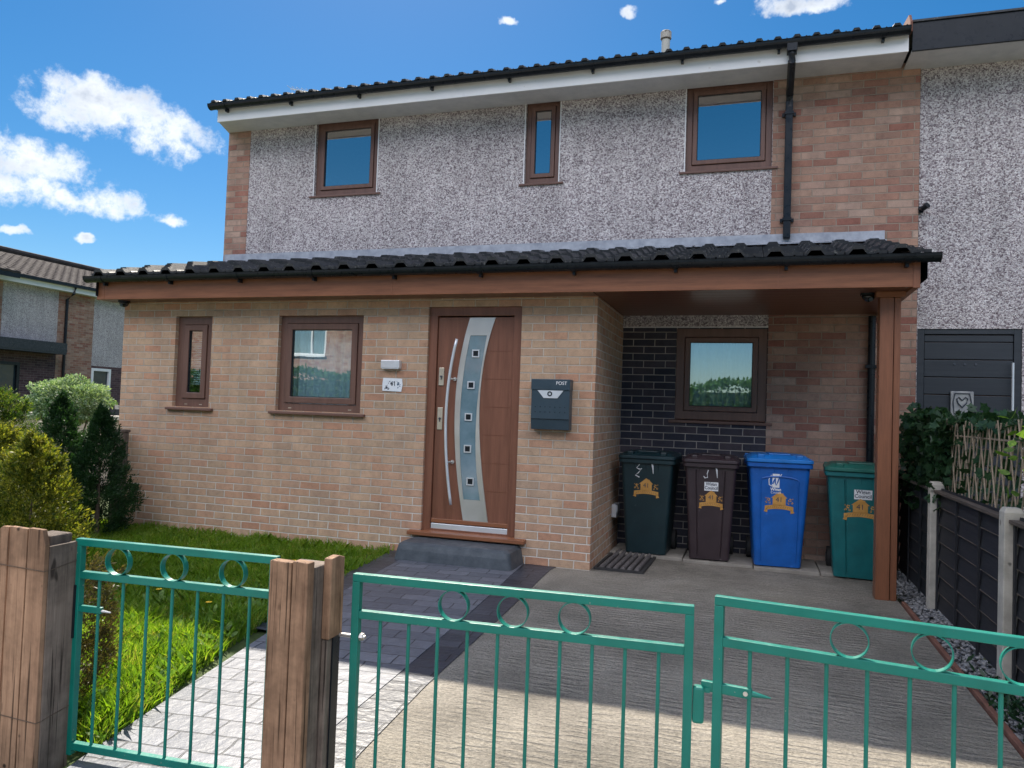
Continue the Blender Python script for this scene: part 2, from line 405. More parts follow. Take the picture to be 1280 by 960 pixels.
# ------------------------------------------------------------------ mesh helpers
class MB:
    def ring(s, x0, x1, z0, z1, w, y0, y1, wb=None):
        """one continuous rectangular frame (mitred corners)"""
        wb = wb or w
        i = len(s.v)
        for y in (y0, y1):
            s.v += [(x0, y, z0), (x1, y, z0), (x1, y, z1), (x0, y, z1), (x0 + w, y, z0 + wb), (x1 - w, y, z0 + wb), (x1 - w, y, z1 - w), (x0 + w, y, z1 - w)]
        for a in range(4):
            b = (a + 1) % 4
            s.f += [(i + a, i + b, i + 4 + b, i + 4 + a), (i + 8 + b, i + 8 + a, i + 12 + a, i + 12 + b), (i + b, i + a, i + 8 + a, i + 8 + b), (i + 4 + a, i + 4 + b, i + 12 + b, i + 12 + a)]
        return s

    def __init__(s):
        s.v = []
        s.f = []

    def quad(s, *p):
        i = len(s.v)
        s.v += [tuple(q) for q in p]
        s.f.append(tuple(range(i, i + len(p))))

    def box(s, x0, x1, y0, y1, z0, z1):
        i = len(s.v)
        s.v += [(x0, y0, z0), (x1, y0, z0), (x1, y1, z0), (x0, y1, z0), (x0, y0, z1), (x1, y0, z1), (x1, y1, z1), (x0, y1, z1)]
        s.f += [tuple(i + k for k in q) for q in ((0, 3, 2, 1), (4, 5, 6, 7), (0, 1, 5, 4), (1, 2, 6, 5), (2, 3, 7, 6), (3, 0, 4, 7))]
        return s

    def obox(s, c, u, hl, hw, hh, up=(0, 0, 1)):
        """oriented box: centre c, half-length hl along u, half-width hw, half-height hh"""
        u = Vector(u).normalized()
        w = u.cross(Vector(up)).normalized()
        h = w.cross(u).normalized()
        i = len(s.v)
        for a in (-1, 1):
            for b, d in ((-1, -1), (1, -1), (1, 1), (-1, 1)):
                s.v.append(tuple(Vector(c) + u * hl * a + w * hw * b + h * hh * d))
        s.f += [tuple(i + k for k in q) for q in ((0, 1, 2, 3), (7, 6, 5, 4), (0, 4, 5, 1), (1, 5, 6, 2), (2, 6, 7, 3), (3, 7, 4, 0))]
        return s

    def prism(s, poly, d, plane='xz', at=0.0):
        """poly in a plane, extruded by d along the third axis from at"""
        n = len(poly)
        i = len(s.v)
        def P(a, b, c):
            return {'xz': (a, c, b), 'yz': (c, a, b), 'xy': (a, b, c)}[plane]
        s.v += [P(a, b, at) for a, b in poly] + [P(a, b, at + d) for a, b in poly]
        s.f.append(tuple(i + k for k in range(n)))
        s.f.append(tuple(i + n + k for k in reversed(range(n))))
        for k in range(n):
            l = (k + 1) % n
            s.f.append((i + k, i + n + k, i + n + l, i + l))
        return s

    def tube(s, pts, r, n=8, cap=True, rs=None):
        pts = [Vector(p) for p in pts]
        rings = []
        for k, p in enumerate(pts):
            a = pts[max(0, k - 1)]
            b = pts[min(len(pts) - 1, k + 1)]
            d = (b - a).normalized()
            ref = Vector((0, 0, 1)) if abs(d.z) < .9 else Vector((1, 0, 0))
            u = d.cross(ref).normalized()
            w = d.cross(u)
            rr = rs[k] if rs else r
            i = len(s.v)
            s.v += [tuple(p + u * rr * math.cos(2 * PI * j / n) + w * rr * math.sin(2 * PI * j / n)) for j in range(n)]
            rings.append(i)
        for a, b in zip(rings, rings[1:]):
            for j in range(n):
                l = (j + 1) % n
                s.f.append((a + j, a + l, b + l, b + j))
        if cap:
            s.f.append(tuple(rings[0] + j for j in reversed(range(n))))
            s.f.append(tuple(rings[-1] + j for j in range(n)))
        return s

    def loft(s, sections, cap0=True, cap1=True):
        rings = []
        n = len(sections[0])
        for sec in sections:
            i = len(s.v)
            s.v += [tuple(p) for p in sec]
            rings.append(i)
        for a, b in zip(rings, rings[1:]):
            for j in range(n):
                l = (j + 1) % n
                s.f.append((a + j, a + l, b + l, b + j))
        if cap0:
            s.f.append(tuple(rings[0] + j for j in reversed(range(n))))
        if cap1:
            s.f.append(tuple(rings[-1] + j for j in range(n)))
        return s

    def wall(s, axis, a0, a1, z0, z1, p, th, holes=()):
        """wall in the plane axis='x' (runs along x at y=p..p+th) or 'y' (runs along y at x=p..p+th), with rectangular openings"""
        A = sorted({a0, a1, *[h[0] for h in holes], *[h[1] for h in holes]})
        Z = sorted({z0, z1, *[h[2] for h in holes], *[h[3] for h in holes]})
        A = [v for v in A if a0 <= v <= a1]
        Z = [v for v in Z if z0 <= v <= z1]
        P = (lambda a, q, z: (a, q, z)) if axis == 'x' else (lambda a, q, z: (q, a, z))
        def solid(i, j):
            if i < 0 or j < 0 or i >= len(A) - 1 or j >= len(Z) - 1:
                return False
            ca, cz = (A[i] + A[i + 1]) / 2, (Z[j] + Z[j + 1]) / 2
            return not any(h[0] < ca < h[1] and h[2] < cz < h[3] for h in holes)
        for i in range(len(A) - 1):
            for j in range(len(Z) - 1):
                if not solid(i, j):
                    continue
                x0, x1, w0, w1 = A[i], A[i + 1], Z[j], Z[j + 1]
                s.quad(P(x0, p, w0), P(x1, p, w0), P(x1, p, w1), P(x0, p, w1))
                s.quad(P(x0, p + th, w1), P(x1, p + th, w1), P(x1, p + th, w0), P(x0, p + th, w0))
                if not solid(i - 1, j):
                    s.quad(P(x0, p, w0), P(x0, p, w1), P(x0, p + th, w1), P(x0, p + th, w0))
                if not solid(i + 1, j):
                    s.quad(P(x1, p, w0), P(x1, p + th, w0), P(x1, p + th, w1), P(x1, p, w1))
                if not solid(i, j - 1):
                    s.quad(P(x0, p, w0), P(x0, p + th, w0), P(x1, p + th, w0), P(x1, p, w0))
                if not solid(i, j + 1):
                    s.quad(P(x0, p, w1), P(x1, p, w1), P(x1, p + th, w1), P(x0, p + th, w1))
        return s

    def build(s, name, m, parent=None, smooth=False, bevel=0, local=False, recalc=False, **tags):
        me = bpy.data.meshes.new(name)
        v = np.array(s.v, dtype=float)
        off = Vector((0, 0, 0))
        if parent is not None and not local:
            off = wloc(parent)
        elif parent is None and not local:
            lo, hi = v.min(0), v.max(0)
            off = Vector(((lo[0] + hi[0]) / 2, (lo[1] + hi[1]) / 2, lo[2]))
        v = v - np.array(off)
        me.from_pydata(v.tolist(), [], s.f)
        if recalc:
            b = bmesh.new()
            b.from_mesh(me)
            bmesh.ops.recalc_face_normals(b, faces=b.faces)
            b.to_mesh(me)
            b.free()
        me.materials.append(m)
        if smooth:
            for p in me.polygons:
                p.use_smooth = True
        o = bpy.data.objects.new(name, me)
        col.objects.link(o)
        if parent is not None:
            o.parent = parent
        elif not local:
            o.location = off
        if bevel:
            md = o.modifiers.new('bevel', 'BEVEL')
            md.width = bevel
            md.segments = 2
            md.limit_method = 'ANGLE'
        for k, val in tags.items():
            o[k] = val
        return o


def wloc(o):
    l = Vector((0, 0, 0))
    while o is not None:
        l += o.location
        o = o.parent
    return l


def thing(name, label, cat, loc=(0, 0, 0), rz=0, group=None):
    o = bpy.data.objects.new(name, None)
    o.empty_display_size = .1
    col.objects.link(o)
    o.location = loc
    o.rotation_euler = (0, 0, rz)
    o['label'] = label
    o['category'] = cat
    if group:
        o['group'] = group
    return o


def npmesh(name, verts, faces, m, parent=None, loc=None, **tags):
    """fast mesh from numpy arrays (faces all of one size)"""
    me = bpy.data.meshes.new(name)
    v = np.asarray(verts, dtype=np.float32)
    off = Vector((0, 0, 0))
    if parent is not None:
        off = wloc(parent)
    elif loc is not None:
        off = Vector(loc)
    v = v - np.array(off, dtype=np.float32)
    f = np.asarray(faces, dtype=np.int32)
    k = f.shape[1]
    me.vertices.add(len(v))
    me.vertices.foreach_set('co', v.ravel())
    me.loops.add(f.size)
    me.loops.foreach_set('vertex_index', f.ravel())
    me.polygons.add(len(f))
    me.polygons.foreach_set('loop_start', np.arange(0, f.size, k, dtype=np.int32))
    me.polygons.foreach_set('loop_total', np.full(len(f), k, dtype=np.int32))
    me.update(calc_edges=True)
    me.materials.append(m)
    o = bpy.data.objects.new(name, me)
    col.objects.link(o)
    if parent is not None:
        o.parent = parent
    elif loc is not None:
        o.location = loc
    for kk, val in tags.items():
        o[kk] = val
    return o


def leaves(centers, dirs, size, shape, rng, widen=1.0, fold=.15):
    """one leaf polygon per centre. dirs = growth direction; shape = list of (along, across)"""
    n = len(centers)
    d = dirs / np.linalg.norm(dirs, axis=1, keepdims=True)
    rnd = rng.normal(size=(n, 3))
    w = np.cross(d, rnd)
    w /= np.linalg.norm(w, axis=1, keepdims=True) + 1e-9
    nn = np.cross(d, w)
    sh = np.array(shape)
    k = len(sh)
    sz = size[:, None, None]
    v = centers[:, None, :] + d[:, None, :] * (sh[None, :, 0:1] * sz) + w[:, None, :] * (sh[None, :, 1:2] * sz * widen) + nn[:, None, :] * (np.abs(sh[None, :, 1:2]) * sz * fold)
    f = np.arange(n * k).reshape(n, k)
    return v.reshape(-1, 3), f


def text_part(body, size, m, parent, loc, rot=(PI / 2, 0, 0), align='CENTER', depth=.0008, name='lettering', spacing=1.0, bold=0.0):
    c = bpy.data.curves.new(name, 'FONT')
    c.body = body
    c.size = size
    c.align_x = align
    c.align_y = 'CENTER'
    c.extrude = depth
    c.space_line = .85
    c.offset = bold
    o = bpy.data.objects.new(name, c)
    col.objects.link(o)
    dg = bpy.context.evaluated_depsgraph_get()
    me = bpy.data.meshes.new_from_object(o.evaluated_get(dg))
    bpy.data.objects.remove(o)
    me.name = name
    me.materials.clear()
    me.materials.append(m)
    r = bpy.data.objects.new(name, me)
    col.objects.link(r)
    r.parent = parent
    r.location = loc
    r.rotation_euler = rot
    return r


# ------------------------------------------------------------------ ground, drive, path
MB().box(-400, 400, -400, 400, -.35, -.06).build('ground', m_ground, kind='structure')
MB().box(-40, 40, -8.6, -4.62, -.055, -.012).build('pavement', m_pave, kind='structure')
MB().box(-60, 60, -15.0, -8.75, -.058, -.045).build('road', m_asphalt, kind='structure')
MB().box(-60, 60, -8.75, -8.6, -.058, .0).build('kerb', m_conc, kind='structure')
MB().box(-.9, 2.44, -4.62, 1.4, -.05, .0).build('driveway', m_drive, kind='structure')

pathL = [(-1.93, -.0), (-1.88, -.26), (-1.77, -1.25), (-1.48, -2.93), (-1.12, -4.1), (-.98, -4.6)]
inL = [(-1.66, -.0), (-1.62, -.35), (-1.46, -1.78), (-1.40, -2.1), (-1.32, -2.7), (-1.05, -3.9)]
inR = [(-.62, -.0), (-.58, -.1), (-.47, -1.5), (-.37, -3.01), (-.33, -3.8), (-.27, -4.6)]
outR = [(-.30, -.0), (-.32, -.13), (-.24, -1.6), (-.18, -3.05), (-.12, -3.79), (-.02, -4.6)]
m_ = MB()
m_.prism([(-1.70, -.001)] + pathL[2:] [:0] + [(-1.66, -.35), (-1.50, -1.78), (-1.44, -2.4), (-1.10, -4.1), (-.98, -4.6), (-.27, -4.6), (-.33, -3.8), (-.37, -3.01), (-.47, -1.5), (-.60, -.001)], .006, 'xy', 0.003)
m_.build('path', m_path, kind='structure', recalc=True)
MB().prism(outR + [(-.28, -4.6), (-.34, -3.8), (-.38, -3.01), (-.48, -1.5), (-.61, -.0)], .004, 'xy', .001).build('path_border', m_border, kind='structure', recalc=True)
MB().prism([(-1.93, -.001), (-1.88, -.26), (-1.77, -1.25), (-1.53, -2.6), (-1.43, -2.6), (-1.49, -1.78), (-1.65, -.35), (-1.69, -.001)], .009, 'xy', .0015).build('path_border', m_border, kind='structure', recalc=True, bevel=.004)
MB().box(-30, -1.0, -4.55, 30, -.056, -.022).build('lawn_bed', m_lawn, kind='structure')
# slabs that the bins stand on
for i, (a, b, y0) in enumerate([(.02, .72, .84), (.73, 1.36, .80), (1.37, 1.93, .74), (1.94, 2.44, .78)]):
    MB().box(a, b, y0, 1.4, -.02, .030 - .004 * (i % 2)).build('paving_slab', m_slab, kind='structure', bevel=.006)
MB().box(2.45, 2.478, -4.55, -.05, -.04, .018).build('garden_edging', m_terra, bevel=.004, label='long terracotta edging strip between the driveway and the slate chippings', category='edging')


def lawn():
    rng = np.random.default_rng(3)
    def xr(y):   # right edge of the lawn, at the path
        ys = [p[1] for p in pathL][::-1]
        xs = [p[0] for p in pathL][::-1]
        return np.interp(y, ys, xs)
    n = 95000
    y = rng.uniform(-4.17, .0, n)
    # more blades close to the camera
    keep = rng.random(n) < np.clip(.45 + .55 * (-y / 4.3), 0, 1)
    y = y[keep]
    n = len(y)
    span = np.where(y < -1.5, 2.2, 3.6)
    u = rng.random(n)
    x = xr(y) + .03 - u * span
    cl = np.sin(x * 9 + 1.3 * np.sin(y * 7)) * np.cos(y * 8 + np.sin(x * 5))
    h = rng.uniform(.05, .12, n) * (1 + .35 * cl) * np.where(y < -2.3, 1.15, .8)
    lean = rng.normal(size=(n, 2)) * .45
    w = rng.uniform(.002, .0042, n) * np.where(y > -2, 1.5, 1)
    ang = rng.uniform(0, PI, n)
    wx, wy = np.cos(ang) * w, np.sin(ang) * w
    b = np.stack([x, y, np.full(n, -.02)], 1)
    mid = b + np.stack([lean[:, 0] * h * .35, lean[:, 1] * h * .35, h * .6], 1)
    tip = b + np.stack([lean[:, 0] * h, lean[:, 1] * h, h], 1)
    W = np.stack([wx, wy, np.zeros(n)], 1)
    v = np.stack([b - W, b + W, mid + W * .8, tip, mid - W * .8], 1).reshape(-1, 3)
    npmesh('grass', v, np.arange(5 * n).reshape(n, 5), m_grass, loc=(-3, -2, 0), kind='stuff', label='unmown lawn grass between the conifers and the path', category='grass')
    # broad leaved weeds in the sunny front part
    n = 1300
    y = rng.uniform(-4.15, -1.9, n)
    x = xr(y) + .02 - rng.random(n) ** 1.2 * .9
    c = np.stack([x, y, rng.uniform(.0, .05, n)], 1)
    d = np.stack([rng.normal(size=n) * .8, rng.normal(size=n) * .8, rng.uniform(.5, 1.2, n)], 1)
    v, f = leaves(c, d, rng.uniform(.035, .095, n), [(0, 0), (.35, .13), (.75, .16), (1, 0), (.75, -.16), (.35, -.13)], rng)
    npmesh('weeds', v, f, m_bramble, loc=(-2, -3, 0), kind='stuff', label='broad leaved weeds growing through the sunny grass', category='weeds')


lawn()
dpos = [(-1.95, -2.25, 'yellow dandelion on the shaded grass, middle one of those nearest the sunlight'), (-1.62, -2.2, 'yellow dandelion on the shaded grass close beside the path edge'), (-1.75, -2.75, 'yellow dandelion growing at the sunlit front of the lawn'), (-2.35, -2.5, 'yellow dandelion farthest left, near the golden conifer'),
        (-1.62, -1.75, 'yellow dandelion growing near the dark path border, above the others'), (-2.0, -1.5, 'yellow dandelion farthest back on the shaded lawn')]
for i, (x, y, s_) in enumerate(dpos):
    t_ = thing('dandelion', s_, 'flower', (x, y, -.02), group='dandelions in the lawn')
    h = .15 + .02 * (i % 3)
    MB().tube([(0, 0, 0), (.005, .004, h * .6), (.012, 0, h)], .0022, 5).build('stem', m_bramble, t_, local=True)
    f_ = MB()
    for k in range(14):
        a = k * 2 * PI / 14
        f_.quad((.012, 0, h), (.012 + .018 * math.cos(a - .2), .018 * math.sin(a - .2), h + .006), (.012 + .02 * math.cos(a), .02 * math.sin(a), h + .004), (.012 + .018 * math.cos(a + .2), .018 * math.sin(a + .2), h + .006))
    f_.build('flower_head', m_dand, t_, local=True)

# slate chippings at the fence
rng = np.random.default_rng(11)
sv, sf = [], []
n = 3600
cx = rng.uniform(2.49, 2.70, n)
cy = rng.uniform(-4.3, 1.3, n)
cz = rng.uniform(-.04, .012, n)
base = np.array([(-1, -1, -1), (1, -1, -1), (1, 1, -1), (-1, 1, -1), (-1, -1, 1), (1, -1, 1), (1, 1, 1), (-1, 1, 1)], float)
bf = np.array([(0, 3, 2, 1), (4, 5, 6, 7), (0, 1, 5, 4), (1, 2, 6, 5), (2, 3, 7, 6), (3, 0, 4, 7)])
V = []
for i in range(n):
    q = base * rng.uniform(.6, 1.2, (8, 3)) * np.array([.016, .011, .006]) * rng.uniform(.6, 1.3)
    e = Matrix.Rotation(rng.uniform(0, 6.3), 3, 'Z') @ Matrix.Rotation(rng.normal() * .5, 3, 'X')
    V.append(q @ np.array(e).T + np.array([cx[i], cy[i], cz[i]]))
npmesh('slate_chippings', np.concatenate(V), (bf[None] + 8 * np.arange(n)[:, None, None]).reshape(-1, 4), m_stone, loc=(2.58, -1.5, 0), kind='stuff', label='grey slate chippings along the foot of the fence', category='gravel')
MB().box(2.485, 3.4, -4.55, 1.4, -.056, -.03).build('gravel_bed', m_ground, kind='structure')


# ------------------------------------------------------------------ windows
def window(parent, x0, x1, z0, z1, y, gm, fw=.065, sw=.052, sill=None, depth=.06, opener=True, name='window', curtain=None, fm=None, fmx=None, vents=True):
    fm = fm or m_frame
    fmx = fmx or m_frame_x
    fr = MB().ring(x0, x1, z0, z1, fw, y, y + depth).build(name, fm, parent, bevel=.004)
    a0, a1, b0, b1 = x0 + fw + .004, x1 - fw - .004, z0 + fw + .004, z1 - fw - .004
    s = MB().ring(a0, a1, b0, b1, sw, y - .014, y + depth - .01)
    s.build('sash', fm, fr, bevel=.006)
    p = MB()
    p.quad((a0 + sw - .005, y + .012, b0 + sw - .005), (a1 - sw + .005, y + .012, b0 + sw - .005), (a1 - sw + .005, y + .012, b1 - sw + .005), (a0 + sw - .005, y + .012, b1 - sw + .005))
    p.build('pane', gm, fr)
    k = MB().ring(a0 + sw - .001, a1 - sw + .001, b0 + sw - .001, b1 - sw + .001, .007, y - .002, y + .011)
    k.build('gasket', m_black, fr)
    if sill:
        e, drop = sill
        MB().prism([(y + .02, z0 - .003), (y - e, z0 - .012), (y - e, z0 - drop), (y + .02, z0 - drop)], (x1 - x0) + .12, 'yz', x0 - .06).build('sill', fmx, fr, bevel=.004, recalc=True)
    if vents and x1 - x0 > .3:
        for xx in (x0 + .14, x1 - .14):
            MB().box(xx - .018, xx + .018, y - .0015, y + .001, z0 + .022, z0 + .03).build('drain_cap', m_brass, fr)
    if curtain:
        c = MB()
        n = int((x1 - x0) / .008)
        for i in range(n):
            xa, xb = x0 + (x1 - x0) * i / n, x0 + (x1 - x0) * (i + 1) / n
            fa = lambda q: y + .13 + .018 * math.sin(q * 75) + .012 * math.sin(q * 31 + 1)
            if curtain == 'net':
                c.quad((xa, fa(xa), z0), (xb, fa(xb), z0), (xb, fa(xb), z1), (xa, fa(xa), z1))
        if curtain == 'blind':
            nb = int((z1 - z0) / .024)
            for i in range(nb):
                zz = z0 + .24 + i * .024
                if zz < z1:
                    c.quad((x0, y + .10, zz), (x1, y + .10, zz), (x1, y + .118, zz + .019), (x0, y + .118, zz + .019))
        c.build('curtain', m_net, fr, smooth=(curtain == 'net'))
    return fr


# ------------------------------------------------------------------ roof tile sheet
def tiles(x0, x1, ye, ze, yt, zt, tw=.30, ch=.33, hh=.034, seed=0, drop=.026):
    """interlocking tiles: lapped courses with trapezoid rolls; e = eave, t = top"""
    rg = random.Random(seed)
    L = math.hypot(yt - ye, zt - ze)
    uy, uz = (yt - ye) / L, (zt - ze) / L
    nc = max(1, round(L / ch))
    c = L / nc
    prof = [(0, 0), (.07, 0), (.18, 1), (.42, 1), (.53, 0), (.72, 0), (.77, .32), (.82, 0), (.985, 0)]
    m = MB()
    nt = max(1, round((x1 - x0) / tw))
    w = (x1 - x0) / nt
    for r in range(nc):
        for k in range(nt):
            j = rg.uniform(-.003, .003)
            lift = rg.uniform(0, .004)
            xs = x0 + k * w
            lo, hi = r * c - .02, (r + 1) * c + .02
            low, top, und = [], [], []
            for (a, h) in prof:
                X = xs + a * w + j
                H = h * hh
                l0 = lo
                for lst, s_, hh_ in ((und, l0, H + .006), (low, l0, H + drop + lift), (top, hi, H + .002)):
                    lst.append((X, ye + uy * s_ - uz * hh_, ze + uz * s_ + uy * hh_))
            for i in range(len(prof) - 1):
                m.quad(low[i], low[i + 1], top[i + 1], top[i])
                m.quad(und[i], und[i + 1], low[i + 1], low[i])
            m.quad(und[0], low[0], top[0], (top[0][0], top[0][1], top[0][2] - .01))
            m.quad(low[-1], und[-1], (top[-1][0], top[-1][1], top[-1][2] - .01), top[-1])
    return m


def gutter_profile(r):
    o = [(r * math.cos(a), r * math.sin(a)) for a in [PI + PI * i / 10 for i in range(11)]]
    i_ = [((r - .006) * math.cos(a), (r - .006) * math.sin(a)) for a in [2 * PI - PI * i / 10 for i in range(11)]]
    return [(-r - .004, 0.004)] + o + [(r + .004, .004)] + i_


def gutter(parent, x0, x1, y, z, r=.056, brk=.85, name='gutter'):
    m = MB()
    prof = [(y + a, z + b) for a, b in gutter_profile(r)]
    m.prism(prof, x1 - x0, 'yz', x0)
    g = m.build(name, m_black, parent, recalc=True)
    for xx in (x0, x1 - .006):
        e = MB()
        e.prism([(y + r * 1.05 * math.cos(PI + PI * i / 10), z + r * 1.05 * math.sin(PI + PI * i / 10)) for i in range(11)], .006, 'yz', xx)
        e.build('stop_end', m_black, g, recalc=True)
    n = int((x1 - x0) / brk)
    for i in range(n + 1):
        b = MB()
        xx = x0 + .22 + i * (x1 - x0 - .44) / n
        rr = r * 1.1
        b.prism([(y + rr * math.cos(PI + PI * k / 10), z + rr * math.sin(PI + PI * k / 10)) for k in range(11)], .045, 'yz', xx - .022)
        b.box(xx - .012, xx + .012, y + r * .2, y + r + .03, z - r * 1.5, z - .01)
        b.build('gutter_bracket', m_black, g, recalc=True)
    return g


# ------------------------------------------------------------------ our house
D = 1.4
house = thing('house', 'two storey brick and pebble dash house with a tiled porch extension and brown windows', 'house', (-1.2, D, 0))
up_w = [(-3.86, -3.01, 3.90, 4.84), (-1.16, -.77, 3.89, 4.84), (.60, 1.455, 3.91, 4.85)]
MB().wall('x', -4.82, 1.46, 3.0, 4.86, D, .28, [(a - .0, b, c, d) for a, b, c, d in up_w]).build('upper_wall', m_dash, house)
MB().wall('x', -5.15, -4.82, 2.2, 4.86, D - .006, .28).build('brick_pier', m_old, house)
MB().wall('x', 1.46, 2.79, 0, 4.86, D - .006, .28).build('brick_pier', m_old, house)
MB().wall('x', 0, 1.46, 0, 2.305, D, .28, [(.56, 1.455, 1.32, 2.285)]).build('lower_wall', m_dark, house)
MB().box(.0, 1.459, D - .012, D + .26, 2.306, 2.999).build('render_band', m_dash, house)
MB().box(.0, 1.459, D - .016, D + .1, 2.296, 2.306).build('render_bead', m_white, house)
MB().box(-5.14, 0, D, D + .28, 0, 2.999).build('inner_wall', m_room, house)
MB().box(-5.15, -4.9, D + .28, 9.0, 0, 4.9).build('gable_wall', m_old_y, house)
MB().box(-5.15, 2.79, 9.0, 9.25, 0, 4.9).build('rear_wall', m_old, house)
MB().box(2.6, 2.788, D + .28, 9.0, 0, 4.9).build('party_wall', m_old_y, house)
MB().box(-4.9, 2.6, D + .28, 9.0, 2.55, 2.75).build('upper_floor', m_room, house)
# white beads around render panels and windows
for xx in (-3.878, -3.01, -1.178, -.77, .582):
    MB().box(xx + .004, xx + .014, D - .006, D + .02, 3.90, 4.84).build('render_bead', m_white, house)
for i, (a, b, c, d) in enumerate(up_w):
    window(house, a, b, c + .03, d, D + .035, m_glass_up, fw=.062 if i != 1 else .055, sw=.045, sill=(.055, .035), curtain=None, vents=False)
MB().box(-3.7, -3.2, D + .5, D + .52, 4.05, 4.22).build('headboard', m_room, house)
window(house, .56, 1.455, 1.35, 2.285, D + .012, m_glass, fw=.085, sw=.05, sill=(.03, .04), curtain='net', vents=False)
# upper roof, eaves
E0 = 1.02
MB().box(-5.03, 2.62, E0, E0 + .02, 4.80, 4.96).build('fascia', m_white, house, bevel=.003)
MB().prism([(-5.03, E0 + .02), (2.62, E0 + .02), (2.62, D), (-5.16, D)], .018, 'xy', 4.812).build('soffit', m_soffit_w, house, recalc=True)
MB().box(-5.175, -5.152, D + .01, 9.2, 4.84, 4.96).build('bargeboard', m_white, house)
gutter(house, -5.09, 2.62, E0 - .062, 4.985, r=.056, brk=.95)
MB().box(-5.05, 2.62, E0 - .008, E0 + .03, 4.955, 4.975).build('eaves_board', m_black, house)
RZ = 4.975
pit = math.tan(R_(21))
tiles(-5.09, 2.63, E0 - .05, RZ + .02, 4.9, RZ + .02 + (4.9 - E0 + .05) * pit, tw=.172, seed=2, hh=.026).build('roof', m_tile, house)
rt = MB()
rt.quad((-5.07, E0, RZ), (2.62, E0, RZ), (2.62, 4.9, RZ + (4.9 - E0) * pit), (-5.07, 4.9, RZ + (4.9 - E0) * pit))
rt.quad((-5.07, 9.3, RZ), (2.62, 9.3, RZ), (2.62, 4.9, RZ + (4.9 - E0) * pit), (-5.07, 4.9, RZ + (4.9 - E0) * pit))
rt.quad((-5.06, E0 + .02, RZ - .1), (-5.06, 9.2, RZ - .1), (-5.06, 4.9, RZ + (4.9 - E0) * pit))
rt.quad((2.615, E0 + .02, RZ - .1), (2.615, 9.2, RZ - .1), (2.615, 4.9, RZ + (4.9 - E0) * pit))
rt.build('roof_deck', m_tile, house)
MB().prism([(E0 - .06, 4.96), (E0 - .06, 5.05), (E0 + .02, 5.15), (E0 + .3, 5.20), (E0 + .1, 4.97)], .02, 'yz', 2.62).build('verge_trim', m_terra, house, recalc=True)
# vent pipe on the roof
vz = RZ + (2.0 - E0) * pit
v = MB()
v.tube([(.29, 2.0, vz - .1), (.29, 2.0, vz + .31)], .047, 16)
vp = v.build('vent_pipe', mottled('cream_vent', (.45, .44, .38), (.55, .54, .48), rough=.6), house, smooth=False)
v = MB()
v.tube([(.29, 2.0, vz + .31), (.29, 2.0, vz + .325)], .03, 12)
v.tube([(.29, 2.0, vz + .325), (.29, 2.0, vz + .40), (.29, 2.0, vz + .415)], .06, 16, rs=[.062, .062, .045])
v.build('vent_cap', m_conc, vp)
# downpipe from upper gutter
dp = MB()
dp.box(1.575, 1.645, D - .085, D - .02, 3.18, 4.56)
dpo = dp.build('downpipe', m_black, house, bevel=.008)
dp = MB()
dp.tube([(1.61, E0 - .06, 4.95), (1.61, E0 - .06, 4.86), (1.61, E0 - .05, 4.80), (1.61, D - .07, 4.62), (1.61, D - .055, 4.50)], .036, 12)
dp.box(1.565, 1.655, E0 - .11, E0 - .0, 4.88, 4.95)
dp.build('swan_neck', m_black, dpo)
for z in (4.42, 3.35):
    dp = MB()
    dp.box(1.545, 1.675, D - .03, D - .008, z, z + .035)
    dp.box(1.568, 1.652, D - .092, D - .015, z + .003, z + .032)
    dp.build('pipe_clip', m_black, dpo)
dp = MB().tube([(2.40, D - .05, 0), (2.40, D - .05, 2.40)], .034, 12)
for z in (.95, 1.9):
    dp.box(2.345, 2.455, D - .09, D - .01, z, z + .03)
dp.build('downpipe', m_black, house, bevel=.0)

# ---- extension
ew = [(-4.575, -4.105, 1.30, 2.262), (-3.285, -2.318, 1.30, 2.262), (-1.625, -.695, .225, 2.335)]
MB().wall('x', -5.28, 0, -.05, 2.47, 0, .25, ew).build('porch_wall', m_brick, house)
MB().wall('y', .2501, D, -.05, 2.42, -.25, .25).build('porch_side_wall', m_brick_side, house)
MB().wall('y', .0005, .25, -.05, 2.42, -.002, .004).build('porch_side_wall', m_brick_side, house)
MB().wall('y', .25, D, -.05, 2.47, -5.28, .25).build('porch_end_wall', m_brick_side, house)
MB().box(-5.0, -.26, .26, D - .01, -.02, .02).build('porch_floor', m_room, house)
window(house, -4.575, -4.105, 1.30, 2.262, .045, m_glass, fw=.085, sw=.062, sill=(.085, .038), curtain='blind')
window(house, -3.285, -2.318, 1.30, 2.262, .045, m_glass, fw=.075, sw=.062, sill=(.085, .038), curtain='net')
# roof of the extension
YE, ZE, YT, ZT = -.30, 2.655, D - .0, 3.10
tiles(-5.42, 2.57, YE, ZE, YT, ZT, tw=.30, ch=.35, hh=.042, seed=5, drop=.032).build('porch_roof', m_tile, house)
rt = MB()
rt.quad((-5.40, YE + .02, ZE - .01), (2.55, YE + .02, ZE - .01), (2.55, YT - .004, ZT - .01), (-5.40, YT - .004, ZT - .01))
rt.quad((-5.40, YE + .02, ZE - .012), (-5.40, YT - .004, ZT - .012), (-5.40, YT - .004, 2.45), (-5.40, YE + .02, 2.45))
rt.quad((2.55, YE + .02, ZE - .012), (2.55, YT - .004, ZT - .012), (2.55, YT - .004, 2.47), (2.55, YE + .02, 2.47))
rt.build('porch_roof_deck', m_black, house)
fl = MB()
x = -5.12
while x < 2.46:
    x2 = min(2.48, x + random.uniform(1.3, 1.7))
    j = random.uniform(-.004, .004)
    fl.prism([(D - .012 + j * .3, 3.235 + j), (D - .022, 3.235 + j), (D - .026, 3.15), (D - .15, 3.115), (D - .15, 3.105), (D - .012 + j * .3, 3.14)], x2 - x + .02, 'yz', x)
    x = x2
